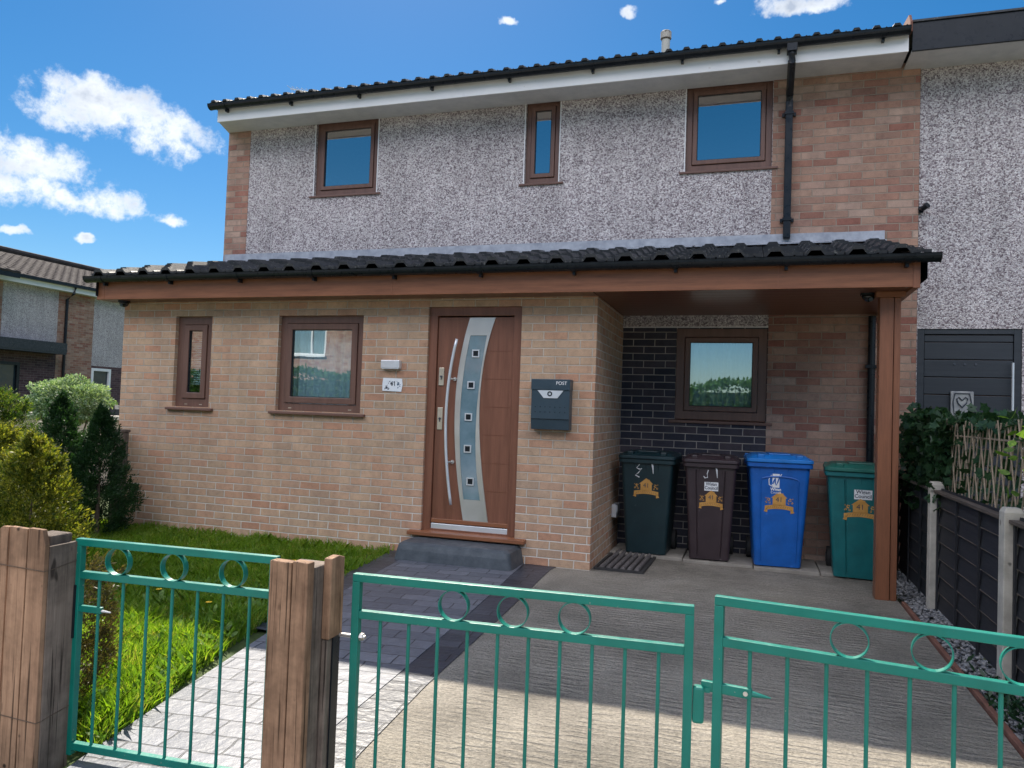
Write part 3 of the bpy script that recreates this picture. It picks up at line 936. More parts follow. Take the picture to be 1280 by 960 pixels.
fl.build('lead_flashing', m_lead, house, recalc=True)
MB().box(-5.42, 2.50, -.245, -.225, 2.415, 2.615).build('porch_fascia', m_oak_x, house, bevel=.003)
c_ = MB()
for xx in (-5.32, -1.9, 1.5):
    MB().box(xx - .004, xx + .004, -.2475, -.2445, 2.415, 2.615).build('fascia_joint', m_oak_z, house)
c_.box(2.46, 2.508, -.249, -.222, 2.408, 2.618)
c_.build('fascia_joint', m_oak_z, house)
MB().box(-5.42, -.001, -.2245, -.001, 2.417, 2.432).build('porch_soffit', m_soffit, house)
sf_ = MB()
yy = -.2245
while yy < 1.37:
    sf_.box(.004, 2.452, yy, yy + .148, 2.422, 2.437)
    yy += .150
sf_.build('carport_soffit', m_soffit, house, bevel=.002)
MB().box(2.452, 2.50, -.2245, D - .008, 2.405, 2.615).build('carport_side_beam', m_oak_x, house, bevel=.003)
MB().box(2.24, 2.4515, -.02, .15, 2.375, 2.421).build('post_head', m_oak_x, house, bevel=.003)
po = MB().box(2.272, 2.372, 0, .13, .0, 2.375)
po.box(2.377, 2.425, .012, .13, .0, 2.375)
po.build('carport_post', m_oak_z, house, bevel=.004)
gutter(house, -5.50, 2.63, -.245 - .062, 2.645, r=.058, brk=.9)

# ---- front door
x0, x1, z0, z1 = ew[2]
fd = MB().ring(x0, x1, z0, z1, .083, .03, .11, wb=.02)
door = fd.build('front_door', m_door, house, bevel=.004)
MB().box(x0 + .087, x1 - .077, .05, .10, z0 + .075, z1 - .094).build('door_leaf', m_door, door, bevel=.004)
gr = MB()
for z in (.62, .88, 1.14, 1.40, 1.66, 1.92):
    MB().box(-1.06, x1 - .10, .0485, .0505, z, z + .005).build('door_groove', m_soffit, door)
MB().box(x0 + .087, x1 - .077, .036, .09, z0 + .008, z0 + .068).build('door_threshold', m_steel_w, door, bevel=.004)
MB().box(x0 + .087, x1 - .077, .034, .05, z0 + .074, z0 + .115).build('weather_bar', m_oak_x, door, bevel=.006)
MB().prism([(.04, z0 + .004), (-.07, z0 - .006), (-.07, z0 - .04), (.04, z0 - .04)], (x1 - x0) + .22, 'yz', x0 - .11).build('door_sill', m_oak_x, door, bevel=.004, recalc=True)


def curve_pts(pts, n=28):
    zs = [p[1] for p in pts][::-1]
    xs = [p[0] for p in pts][::-1]
    cf = np.polyfit(zs, xs, 3)
    zz = np.linspace(zs[0], zs[-1], n)
    return [(float(np.polyval(cf, z)), float(z)) for z in zz]


sL = curve_pts([(-1.216, 2.238), (-1.293, 1.926), (-1.33, 1.601), (-1.336, 1.265), (-1.316, .956), (-1.279, .65), (-1.21, .315)])
sR = curve_pts([(-.962, 2.238), (-1.045, 1.928), (-1.088, 1.607), (-1.089, 1.274), (-1.064, .969), (-1.03, .666), (-.966, .315)])
gL = curve_pts([(-1.207, 2.069), (-1.248, 1.836), (-1.281, 1.473), (-1.281, 1.138), (-1.257, .805), (-1.219, .535)])
gR = curve_pts([(-1.043, 2.069), (-1.077, 1.838), (-1.11, 1.478), (-1.125, 1.145), (-1.098, .814), (-1.055, .535)])


def strip(m, A, B, y0, y1):
    for (a, b, c, d) in zip(A, A[1:], B, B[1:]):
        m.quad((a[0], y0, a[1]), (c[0], y0, c[1]), (d[0], y0, d[1]), (b[0], y0, b[1]))
        m.quad((a[0], y1, a[1]), (a[0], y0, a[1]), (b[0], y0, b[1]), (b[0], y1, b[1]))
        m.quad((c[0], y0, c[1]), (c[0], y1, c[1]), (d[0], y1, d[1]), (d[0], y0, d[1]))


st = MB()
def at(curve, z):
    return float(np.interp(z, [p[1] for p in curve], [p[0] for p in curve]))
zs = list(np.linspace(.535, 2.069, 26))
strip(st, [(at(sL, z), z) for z in zs], [(at(gL, z), z) for z in zs], .040, .052)
strip(st, [(at(gR, z), z) for z in zs], [(at(sR, z), z) for z in zs], .040, .052)
zt = list(np.linspace(2.069, 2.236, 5))
strip(st, [(at(sL, z), z) for z in zt], [(at(sR, z), z) for z in zt], .040, .052)
zt = list(np.linspace(.318, .535, 6))
strip(st, [(at(sL, z), z) for z in zt], [(at(sR, z), z) for z in zt], .040, .052)
st.build('steel_trim', m_steel, door)
gp = MB()
strip(gp, [(at(gL, z), z) for z in zs], [(at(gR, z), z) for z in zs], .046, .0505)
gp.build('door_glass', m_glass_door, door)
m_door_mirror = glass_mat('clear_square_glass', .3, (.1, .12, .14))
for (x, z) in [(-1.148, 1.899), (-1.184, 1.602), (-1.199, 1.303), (-1.196, 1.006), (-1.158, .704)]:
    q = MB()
    a, b = .036, .025
    for (c0, c1, d0, d1) in ((-a, -b, -a, a), (b, a, -a, a), (-b, b, -a, -b), (-b, b, b, a)):
        q.box(x + c0, x + c1, .036, .0465, z + d0, z + d1)
    sq = q.build('square_surround', m_steel_w, door)
    MB().box(x - b, x + b, .042, .0455, z - b, z + b).build('clear_square', m_black, door)
hp = curve_pts([(-1.315, 2.029), (-1.372, 1.727), (-1.395, 1.391), (-1.387, 1.058), (-1.361, .752), (-1.314, .483)], 24)
MB().tube([(x, -.03, z) for x, z in hp], .0135, 12).build('pull_handle', m_steel_w, door, smooth=True)
for z in (1.655, .876):
    so_ = MB()
    so_.tube([(at(hp, z) , -.03, z), (at(hp, z) + .03, .05, z)], .009, 10)
    so_.tube([(at(hp, z) + .03, .035, z), (at(hp, z) + .03, .05, z)], .018, 12)
    so_.build('handle_standoff', m_steel, door)
for z, h in ((1.676, .085), (1.278, .105)):
    lp = MB().box(-1.515, -1.462, .040, .0505, z - h, z + h).build('lock_plate', m_brass, door, bevel=.004)
    MB().tube([(-1.488, .030, z), (-1.488, .041, z)], .011, 12).box(-1.4915, -1.4845, .034, .041, z - .03, z).build('lock_cylinder', m_ink, door)

# ------------------------------------------------------------------ things on the walls
lb = thing('letterbox', 'anthracite metal letterbox with a silver notch and POST lettering right of the door', 'letterbox', (-.375, 0, 1.22))
w, h = .175, .445
MB().prism([(-.001, .0), (-.085, .0), (-.105, .09), (-.105, h - .09), (-.105, h), (-.001, h)], 2 * w, 'yz', -w).build('box_body', m_post, lb, local=True, bevel=.004, recalc=True)
MB().box(-w - .003, w + .003, -.113, -.002, h - .095, h + .002).build('lid', m_post, lb, local=True, bevel=.004)
MB().box(-w + .004, w - .004, -.109, -.1052, .0905, .096).build('seam', m_black, lb, local=True)
MB().prism([(-.118, h - .098), (.118, h - .098), (.066, h - .166), (-.060, h - .166)], .006, 'xz', -.112).build('silver_notch', m_steel_w, lb, local=True, recalc=True)
k_ = MB()
for a in range(20):
    t0, t1 = 2 * PI * a / 20, 2 * PI * (a + 1) / 20
    f0 = lambda r, t: (r * math.cos(t) - .004, -.116, h - .128 + r * math.sin(t))
    k_.quad(f0(.012, t0), f0(.012, t1), f0(.022, t1), f0(.022, t0))
k_.build('lock_ring', m_black, lb, local=True)
for zz in (h - .245, h - .29):
    for i in range(7):
        pd = MB().box(-.135 + i * .045 - .004, -.135 + i * .045 + .004, -.1062, -.105, zz - .004, zz + .004)
        pd.build('vent_hole', m_black, lb, local=True)
text_part('POST', .042, m_white_print, lb, (.100, -.1145, h - .034))

sg = thing('outdoor_light', 'small silver rectangular wall light above the house number plaque', 'wall light', (-1.985, 0, 1.742))
MB().box(-.098, .098, -.055, -.001, 0, .078).build('light_body', m_steel_w, sg, local=True, bevel=.004)
MB().box(-.09, .09, -.050, -.006, -.006, .0).build('lens', m_sign, sg, local=True)
pq = thing('number_plaque', 'white floral house number plaque left of the front door', 'plaque', (-1.975, 0, 1.52), 0)
MB().prism([(-.105, .005), (.095, .0), (.108, .065), (.100, .125), (-.100, .13), (-.108, .07)], .006, 'xz', -.008).build('plate', m_sign, pq, local=True, recalc=True, bevel=.001)
text_part('41', .062, m_ink, pq, (.008, -.009, .075), name='house_number', bold=.001)
fl1 = MB()
rr_ = random.Random(4)
for i in range(26):
    a, r = rr_.uniform(0, 6.3), rr_.uniform(0, .026)
    cx_, cz_ = -.062 + r * math.cos(a) * 1.2, .035 + r * math.sin(a)
    p_ = [(cx_ + .008 * math.cos(t), cz_ + .005 * math.sin(t + i)) for t in (0, 1.2, 2.5, 3.8, 5)]
    fl1.quad(*[(q[0], -.0086, q[1]) for q in p_])
for i in range(8):
    cx_, cz_ = -.045 + i * .008, .07 + .02 * math.sin(i)
    fl1.quad((cx_, -.0086, cz_), (cx_ + .008, -.0086, cz_ + .008), (cx_ + .002, -.0086, cz_ + .018))
fl1.build('flower_print', m_ink, pq, local=True)
fl2 = MB()
for i in range(16):
    a, r = rr_.uniform(0, 6.3), rr_.uniform(0, .024)
    cx_, cz_ = .062 + r * math.cos(a), .072 + 1.5 * r * math.sin(a)
    fl2.quad(*[(cx_ + .008 * math.cos(t), -.0084, cz_ + .006 * math.sin(t + i)) for t in (0, 1.2, 2.5, 3.8, 5)])
fl2.build('flower_print', m_inkblue, pq, local=True)

def dome(loc, label):
    t_ = thing('security_camera', label, 'security camera', loc)
    MB().tube([(0, 0, 0), (0, 0, -.018)], .062, 20).build('mount', m_black, t_, local=True)
    r = .05
    secs = []
    for k in range(7):
        a = k * PI / 2 / 7
        secs.append([(r * math.cos(a) * math.cos(j * PI / 10), r * math.cos(a) * math.sin(j * PI / 10), -.018 - r * math.sin(a) * 1.0) for j in range(20)])
    MB().loft(secs).build('dome_eye', mottled('black_glossy', (.01, .01, .012), (.02, .02, .022), rough=.12), t_, local=True, smooth=True, recalc=True)
    MB().tube([(0.01, -.04, -.05), (.012, -.052, -.055)], .016, 12).build('lens', m_post, t_, local=True)
dome((-5.17, -.12, 2.417), 'black dome security camera under the left end of the porch soffit')
dome((2.20, .10, 2.422), 'black dome security camera under the carport soffit beside the post')

ub = thing('socket_box', 'small grey outdoor socket box on the brick wall behind the black bin', 'socket', (0.0, 1.1, .34))
MB().box(.0, .05, -.09, .09, 0, .13).build('case', m_steel_w, ub, local=True, bevel=.006)
MB().box(.05, .056, -.075, .075, .045, .12).build('cover_flap', m_sign, ub, local=True, bevel=.003)

wl = thing('wall_lamp', 'small black spotlight fixed high on the neighbouring pebble dashed wall', 'lamp', (2.80, D, 3.42))
MB().box(-.012, .03, -.02, -.001, -.03, .03).build('bracket', m_black, wl, local=True)
MB().tube([(0, -.02, 0), (.02, -.06, .0), (.05, -.10, .02)], .022, 12, rs=[.012, .024, .03]).build('spot_head', m_black, wl, local=True)

# door step
ds = MB()
def rr_rect(x0, x1, y0, y1, z, r, n=6):
    pts = []
    for cx_, cy_, a0 in ((x0 + r, y0 + r, PI), (x1 - r, y0 + r, 1.5 * PI)):
        for i in range(n + 1):
            a = a0 + i * PI / 2 / n
            pts.append((cx_ + r * math.cos(a), cy_ + r * math.sin(a), z))
    pts += [(x1, y1, z), (x0, y1, z)]
    return pts
ds.loft([rr_rect(-1.72, -.60, -.38, -.001, .0, .05), rr_rect(-1.70, -.62, -.365, -.001, .10, .05), rr_rect(-1.69, -.63, -.352, -.001, .145, .05), rr_rect(-1.66, -.66, -.32, -.001, .165, .05), rr_rect(-1.62, -.70, -.28, -.001, .168, .04)])
ds.build('doorstep', m_step, recalc=True, label='dark grey moulded concrete doorstep below the brown front door', category='step')

# rubber mat
mt = thing('door_mat', 'black ribbed rubber mat on the concrete beside the carport brick corner', 'mat', (.25, .55, 0), 0)
fr = MB()
fr.box(-.22, .22, -.48, .48, .001, .008)
fr.box(-.22, -.195, -.48, .48, .008, .022)
fr.box(.195, .22, -.48, .48, .008, .022)
fr.box(-.195, .195, -.48, -.45, .008, .022)
fr.box(-.195, .195, .45, .48, .008, .022)
fr.build('mat_frame', m_rubber, mt, local=True)
for i in range(6):
    y = -.155 + i * .062
    MB().tube([(y, -.45, .022), (y, .45, .022)], .020, 8).build('mat_rib', m_matrib, mt, local=True)
mt.rotation_euler = (0, 0, R_(-1))


# ------------------------------------------------------------------ wheelie bins
def rr_section(hw, y0, y1, z, r, grooves=(), gd=.010, n=4):
    """rounded rectangle in plan, front face at y0 with grooves [(a,b)] as fractions of hw"""
    pts = []
    def arc(cx_, cy_, a0):
        for i in range(n + 1):
            a = a0 + i * PI / 2 / n
            pts.append((cx_ + r * math.cos(a), cy_ + r * math.sin(a), z))
    arc(-hw + r, y0 + r, PI)
    for (a, b) in grooves:
        e = .015
        pts.append((a * hw, y0, z))
        pts.append(((a + e) * hw, y0 + gd, z))
        pts.append(((b - e) * hw, y0 + gd, z))
        pts.append((b * hw, y0, z))
    arc(hw - r, y0 + r, 1.5 * PI)
    arc(hw - r, y1 - r, 0)
    arc(-hw + r, y1 - r, PI / 2)
    return pts


BT = .93


def wheelie_bin(loc, rz, mb, ml, label, style, sc=(1, 1, 1)):
    t = thing('wheelie_bin', label, 'wheelie bin', loc, rz, 'wheelie bins under the carport')
    t.scale = sc
    gro = {'plain': (), 'ribs': ((-.60, -.54), (.54, .60)), 'arch': (), 'wide': ((-.50, -.44), (.62, .68))}[style]
    def sec(z, gd):
        f = z / BT
        return rr_section(.205 + .065 * f, -.045 * f, .44 + .06 * f, z, .035, gro, gd)
    b = MB()
    b.loft([sec(.012, .001), sec(.05, .010), sec(.3, .012), sec(.6, .012), sec(.86, .012), sec(.865, .0), sec(BT, .0)])
    body = b.build('bin_body', mb, t, local=True, recalc=True, bevel=.003)
    rm = MB()
    rm.loft([rr_section(.285, -.062, .52, BT - .035, .04), rr_section(.290, -.068, .525, BT - .03, .04), rr_section(.290, -.068, .525, BT + .004, .04), rr_section(.28, -.06, .52, BT + .006, .04)])
    rm.build('rim', mb, t, local=True, recalc=True)
    ld = MB()
    ld.loft([rr_section(.290, -.075, .53, BT + .008, .04), rr_section(.296, -.082, .535, BT + .014, .045), rr_section(.294, -.080, .535, BT + .040, .045), rr_section(.262, -.048, .50, BT + .056, .05), rr_section(.235, -.01, .46, BT + .075, .06), rr_section(.20, .04, .42, BT + .080, .05)])
    lid = ld.build('lid', ml, t, local=True, recalc=True, bevel=.003)
    lr = MB()
    for sx in (-1, 1):
        MB().box(sx * .17 - .03, sx * .17 + .03, -.06, .02, BT + .045, BT + .082).build('lid_lug', ml, t, local=True, bevel=.008)
        MB().box(sx * .26 - .022, sx * .26 + .022, .50, .56, BT - .02, BT + .06).build('lid_hinge', ml, t, local=True, bevel=.008)
    lr.box(-.10, .10, .0, .3, BT + .074, BT + .090)
    lr.build('lid_grip', ml, t, local=True, bevel=.008)
    hn = MB().tube([(-.24, .56, BT + .03), (.24, .56, BT + .03)], .014, 10)
    hn.build('handle_bar', mb, t, local=True)
    for sx in (-1, 1):
        wh = MB().tube([(sx * .20, .50, .10), (sx * .25, .50, .10)], .10, 20)
        wo = wh.build('wheel', m_rubber, t, local=True, bevel=.008)
        MB().tube([(sx * .196, .50, .10), (sx * .256, .50, .10)], .045, 14).build('hub', m_black, wo, local=True)
    if style == 'arch':
        a = MB()
        def fy(z):
            return -.045 * z / BT - .001
        pts = [(-.155, fy(.06), .06), (-.165, fy(.4), .4), (-.168, fy(.75), .75)]
        for k in range(9):
            an = PI - k * PI / 8
            z = .78 + .035 * math.sin(an)
            pts.append((.168 * (math.cos(an) if k not in (0, 8) else (-1 if k == 0 else 1)), fy(z), z))
        pts += [(.165, fy(.75), .75), (.162, fy(.4), .4), (.155, fy(.06), .06)]
        a.tube(pts, .008, 6)
        for xx in (-.18, -.05, .07):
            a.tube([(xx, fy(.86), .86), (xx, fy(.90), .90)], .005, 6)
        a.build('raised_panel', mb, t, local=True)
    else:
        for xx in (-.12, 0, .12):
            MB().tube([(xx, -.044, .84), (xx, -.046, .895)], .004, 6).build('rim_rib', mb, t, local=True)
    return t


TILT = math.atan(.045 / BT)


def face_y(z):
    return -.045 * z / BT


def decal(t, x, z, k=1.0):
    """golden house shaped number sticker with a banner and flowers"""
    e = bpy.data.objects.new('number_sticker', None)
    g = MB()
    P = lambda pts: g.quad(*[(a * k, -.0012, b * k) for a, b in pts])
    P([(-.048, -.03), (.048, -.03), (.048, .025), (.060, .025), (.030, .052), (.030, .060), (.020, .060), (.0, .072), (-.060, .025), (-.048, .025)])
    n = 14
    for i in range(n):
        a0, a1 = -.105 + .21 * i / n, -.105 + .21 * (i + 1) / n
        f = lambda a: .012 * math.cos(a / .105 * PI / 2) - .006
        P([(a0, -.062 + f(a0)), (a1, -.062 + f(a1)), (a1, -.030 + f(a1)), (a0, -.030 + f(a0))])
    P([(-.105, -.068), (-.085, -.050), (-.085, -.085), (-.112, -.078)])
    P([(.105, -.068), (.085, -.050), (.085, -.088), (.114, -.080)])
    o = g.build('number_sticker', m_orange, t, local=True)
    o.location = (x, face_y(z) - .0012, z)
    o.rotation_euler = (TILT, 0, 0)
    fl = MB()
    rg = random.Random(int(x * 100 + z * 10))
    for sx in (-1, 1):
        for (cx_, cz_, r) in ((.078, .012, .015), (.095, -.008, .010), (.068, -.012, .009), (.098, .022, .006)):
            for j in range(5):
                a = j * 2 * PI / 5 + rg.random()
                fl.quad(*[((sx * cx_ + r * .6 * math.cos(a) + r * .35 * math.cos(q)) * k, -.0014, (cz_ + r * .6 * math.sin(a) + r * .35 * math.sin(q)) * k) for q in (0, 1.25, 2.5, 3.75, 5)])
    fo = fl.build('sticker_flower', m_orange, o, local=True)
    tt = text_part('41', .052 * k, m_ink, o, (0, -.0022, .012 * k), depth=.0003)
    st_ = MB()
    for i in range(11):
        a = -.08 + .016 * i
        zc = -.046 + .012 * math.cos(a / .105 * PI / 2) - .006
        st_.quad(*[(p * k, -.0016, q * k) for p, q in ((a - .005, zc - .007), (a - .003, zc - .007), (a + .004, zc + .007), (a + .002, zc + .007))])
    st_.build('banner_stroke', m_ink, o, local=True)
    return o


def council_label(t, x, z, invert=False):
    g = MB().box(-.072, .072, -.0012, -.0001, -.042, .042)
    o = g.build('council_label', m_white_print, t, local=True)
    o.location = (x, face_y(z) - .001, z)
    o.rotation_euler = (TILT, 0, 0)
    text_part('Wigan\nCouncil', .044, m_ink, o, (0, -.0018, .004), depth=.0003, bold=.0008)


def painted_number(t, x, z, four, one=True, size=.12):
    g = MB()
    pts = {'4': [(-.035, .085), (-.06, .045), (-.085, .02), (-.02, .03), (-.045, .06), (-.028, .02), (-.03, -.03)],
           '4b': [(-.02, .06), (-.03, .03), (-.025, .0), (-.05, -.005), (-.06, .01)],
           's': [(-.06, .07), (-.085, .04), (-.06, .03), (-.04, .04), (-.07, -.0), (-.095, -.02), (-.06, -.035)]}[four]
    g.tube([(x + a * 1.2, face_y(z + b * 1.2) - .002, z + b * 1.2) for a, b in pts], .0055, 6)
    if one:
        pt = [(.045, .085), (.052, .06), (.056, .03), (.058, .0)]
        g.tube([(x + a * 1.2, face_y(z + b * 1.2) - .002, z + b * 1.2) for a, b in pt], .0075, 6, rs=[.006, .010, .007, .003])
    g.build('painted_number', m_white_print, t, local=True)


b_black = bin_mat('bin_dark_green', (.008, .026, .032))
b_brown = bin_mat('bin_brown', (.040, .026, .030))
b_blue = bin_mat('bin_blue', (.005, .10, .40))
b_blue_l = bin_mat('bin_blue_lid', (.010, .16, .50))
b_green = bin_mat('bin_green', (.006, .125, .130))
b_green_l = bin_mat('bin_green_lid', (.012, .11, .085))
BZ = .027
bn = wheelie_bin((.365, .86, BZ), R_(-2), b_black, b_black, 'nearly black wheelie bin with worn painted 41, in the carport brick corner', 'plain', (.94, .95, .985))
painted_number(bn, .0, .80, 's')
decal(bn, .0, .665, 1.2)
bn = wheelie_bin((.965, .84, BZ), R_(1.5), b_brown, b_brown, 'dark brown wheelie bin between the black and the blue bins', 'ribs', (.88, .95, .98))
painted_number(bn, .0, .80, '4b')
council_label(bn, .01, .715)
decal(bn, .01, .595, 1.15)
bn = wheelie_bin((1.575, .80, BZ), R_(4), b_blue, b_blue_l, 'bright blue wheelie bin standing below the carport brickwork', 'arch', (.98, .95, 1.02))
wlg = MB()
wlg.quad((-.022, -.001, -.045), (.026, -.001, -.045), (.026, -.001, .05), (-.022, -.001, .05))
o = wlg.build('council_emblem', m_white_print, bn, local=True)
o.scale = (1.3, 1, 1.3)
o.location = (-.035, face_y(.77) - .001, .775)
o.rotation_euler = (TILT, 0, 0)
wl2 = MB()
wl2.tube([(-.030, -.002, .040), (-.046, -.002, .010), (-.044, -.002, -.025), (-.028, -.002, -.036), (-.020, -.002, -.020)], .0035, 5)
wl2.build('emblem_stroke', m_white_print, o, local=True)
wl2 = MB()
wl2.tube([(-.020, -.002, -.020), (-.010, -.002, .006), (-.004, -.002, .020), (-.003, -.002, -.008), (.004, -.002, -.028), (.014, -.002, -.008), (.024, -.002, .026)], .0045, 5)
wl2.build('emblem_stroke', b_blue, o, local=True)
wl2 = MB()
wl2.tube([(.027, -.002, .028), (.040, -.002, .050)], .003, 5)
wl2.build('emblem_stroke', m_white_print, o, local=True)
text_part('Wigan', .036, m_white_print, bn, (-.032, face_y(.70) - .002, .700), rot=(PI / 2 + TILT, 0, 0), depth=.0003, bold=.0012)
text_part('Council', .029, m_white_print, bn, (-.032, face_y(.68) - .002, .672), rot=(PI / 2 + TILT, 0, 0), depth=.0003)
decal(bn, .0, .595, 1.2)
bn = wheelie_bin((2.245, .72, BZ - .024), R_(-3), b_green, b_green_l, 'teal green wheelie bin half hidden behind the brown carport post', 'wide', (1.0, .95, 1.0))
council_label(bn, .02, .745)
decal(bn, .0, .62, 1.25)


# ------------------------------------------------------------------ neighbour on the right
nb = thing('neighbouring_house', 'attached pebble dashed house with dark fascia and charcoal boarded door on the right', 'house', (5.5, D, 0))
MB().wall('x', 2.795, 9.6, -.05, 4.85, D + .01, .28, [(2.80, 3.66, -.05, 2.285)]).build('front_wall', m_dash, nb)
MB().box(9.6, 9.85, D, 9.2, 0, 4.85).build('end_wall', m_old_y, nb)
MB().box(2.795, 9.6, 9.0, 9.2, 0, 4.85).build('rear_wall', m_old, nb)
MB().box(2.645, 9.8, 1.0, 1.022, 4.79, 5.055).build('fascia', m_black, nb, bevel=.004)
MB().box(2.645, 9.8, 1.022, D + .01, 4.79, 4.808).build('soffit', m_soffit_w, nb)
rt = MB()
rt.quad((2.645, .99, 5.06), (9.9, .99, 5.06), (9.9, 4.9, 6.6), (2.63, 4.9, 6.6))
rt.quad((2.63, 9.3, 5.09), (9.9, 9.3, 5.09), (9.9, 4.9, 6.6), (2.63, 4.9, 6.6))
rt.box(2.645, 9.9, .985, 1.02, 5.056, 5.075)
rt.build('roof', m_tile, nb)
gd = MB()
gd.box(2.80, 2.862, D + .02, D + .1, 0, 2.285)
gd.box(3.598, 3.66, D + .02, D + .1, 0, 2.285)
gd.box(2.862, 3.598, D + .02, D + .1, 2.235, 2.285)
gdo = gd.build('boarded_door', m_dkgarage, nb, bevel=.003)
pl = MB()
z = .02
while z < 2.2:
    z2 = min(2.232, z + .165)
    pl.box(2.865, 3.595, D + .03, D + .08, z, z2 - .007)
    z = z2
pl.build('door_board', m_dkgarage, gdo, bevel=.004)
MB().tube([(3.58, D - .02, 1.2), (3.58, D - .02, 1.97)], .011, 10).build('bar_handle', m_steel_w, gdo)
sc_ = MB()
for xx in (3.12, 3.205, 3.295):
    MB().tube([(xx, D + .024, 1.955), (xx, D + .031, 1.955)], .011, 10).build('screw_head', m_ink, gdo)
pq = MB().box(3.085, 3.275, D - .0, D + .029, 1.47, 1.70).build('wall_plaque', m_grey_plaque, gdo, bevel=.006)
hq = MB()
for sx in (-1, 1):
    hq.tube([(3.18 + sx * .0, D - .004, 1.55), (3.18 + sx * .035, D - .004, 1.59), (3.18 + sx * .045, D - .004, 1.63), (3.18 + sx * .028, D - .004, 1.645), (3.18, D - .004, 1.615)], .006, 6)
hq.tube([(3.12, D - .004, 1.68), (3.24, D - .004, 1.68), (3.255, D - .004, 1.6), (3.245, D - .004, 1.49), (3.115, D - .004, 1.49), (3.105, D - .004, 1.6), (3.12, D - .004, 1.68)], .005, 6)
hq.build('plaque_relief', m_ink, pq)


# ------------------------------------------------------------------ fence, trellis, ivy on the right
fx = 2.66
fn = thing('panel_fence', 'dark stained horizontal board fence with concrete posts right of the driveway', 'fence', (fx, -1.2, -.05))
post_y = [-.13, -1.86, -3.62]
for i, py in enumerate(post_y):
    p_ = MB()
    p_.loft([[(fx - .05, py - .05, -.1), (fx + .05, py - .05, -.1), (fx + .05, py + .05, -.1), (fx - .05, py + .05, -.1)],
             [(fx - .047, py - .047, .93), (fx + .047, py - .047, .93), (fx + .047, py + .047, .93), (fx - .047, py + .047, .93)],
             [(fx - .035, py - .035, .955), (fx + .035, py - .035, .955), (fx + .035, py + .035, .955), (fx - .035, py + .035, .955)]])
    p_.build('concrete_post', m_conc, fn, bevel=.005)
spans = [(-.13 + .05, D - .02)] + [(b + .05, a - .05) for a, b in zip(post_y, post_y[1:])]
for (a, b) in spans:
    p_ = MB()
    z = .02
    edges = []
    while z < .86:
        j1, j2 = random.uniform(-.004, .004), random.uniform(-.004, .004)
        e1, e2, e3, e4 = (fx + .004, a, z + j1), (fx + .004, b, z + j2), (fx + .024, b, z + .14 + j2), (fx + .024, a, z + .14 + j1)
        f1, f2 = (fx + .014, a, z - .003 + j1), (fx + .014, b, z - .003 + j2)
        p_.quad(e1, e2, e3, e4)
        p_.quad(f1, f2, e2, e1)
        p_.quad((fx + .034, a, z + .14), (fx + .034, b, z + .14), f2, f1)
        edges.append((a, b, z, j1, j2))
        z += .125
    po_ = p_.build('fence_panel', m_fence, fn)
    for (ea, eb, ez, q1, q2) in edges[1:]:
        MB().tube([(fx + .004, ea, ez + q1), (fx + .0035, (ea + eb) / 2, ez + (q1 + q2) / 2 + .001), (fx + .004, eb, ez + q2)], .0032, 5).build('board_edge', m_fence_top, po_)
    nb_ = 3
    for j in range(nb_ + 1):
        yy = a + .02 + (b - a - .04) * j / nb_
        MB().box(fx - .008, fx + .003, yy - .014, yy + .014, -.02, .875).build('batten', m_fence, po_)
    MB().box(fx - .028, fx + .034, a, b, .875, .895).build('capping', m_fence_top, po_, bevel=.003)
    MB().box(fx - .012, fx + .012, a, b, -.08, -.022).build('gravel_board', m_fence, po_)

tr = thing('willow_trellis', 'expanding willow twig trellis leaning on top of the dark fence', 'trellis', (2.74, -.8, .85))
tw_ = MB()
rg = random.Random(9)
ya, yb, za, zb = -3.3, 1.15, .80, 1.40
for sgn in (1, -1):
    y = ya - .5
    while y < yb + .5:
        y += .088 if sgn > 0 else .19
        dy = -.20 * sgn
        p0 = [y, za]
        p1 = [y + dy + rg.uniform(-.01, .01), zb + rg.uniform(-.02, .03)]
        if min(p0[0], p1[0]) < ya or max(p0[0], p1[0]) > yb:
            continue
        xo = 2.735 + (.010 if sgn > 0 else 0)
        tw_.tube([(xo, p0[0], p0[1]), (xo + rg.uniform(-.002, .002), (p0[0] + p1[0]) / 2 + rg.uniform(-.002, .002), (za + zb) / 2), (xo, p1[0], p1[1])], .0046, 5)
tw_.build('twigs', m_twig, tr)
MB().tube([(2.745, ya, 1.30), (2.745, yb, 1.31)], .006, 5).build('wire', m_twig, tr)

rng = np.random.default_rng(21)
IV = [(0, 0), (.05, .42), (.38, .30), (.55, .50), (.70, .22), (1.0, 0), (.70, -.22), (.55, -.50), (.38, -.30), (.05, -.42)]
iv = thing('ivy', 'dark green ivy climbing over the trellis and fence by the carport post', 'ivy', (2.72, .6, 0))
def ivy_cloud(n, y0, y1, yfun, zfun, x0, x1):
    y = yfun(n)
    z = zfun(n, y)
    x = rng.uniform(x0, x1, n)
    # pull to clumps
    return np.stack([x, y, z], 1)
n = 1900
y = rng.uniform(-.25, 1.28, n)
top = 1.47 + .05 * np.sin(y * 9) + .04 * np.sin(y * 23)
bot = .82 + .05 * np.sin(y * 6) - .12 * (y > .5)
z = bot + (top - bot) * rng.random(n) ** .85
x = 2.74 + rng.normal(0, .055, n)
c1 = np.stack([x, y, z], 1)
n2 = 800
y = -.25 - rng.random(n2) ** 1.3 * 2.4
z = np.where(rng.random(n2) < .6, 1.40 + rng.normal(0, .035, n2), rng.uniform(.88, 1.38, n2))
c2 = np.stack([2.80 + np.abs(rng.normal(0, .05, n2)) - .07 * (rng.random(n2) < .22), y, z], 1)
cc = np.concatenate([c1, c2])
dd = np.stack([-.5 + rng.normal(0, .5, len(cc)), rng.normal(0, .7, len(cc)), rng.normal(-.3, .6, len(cc))], 1)
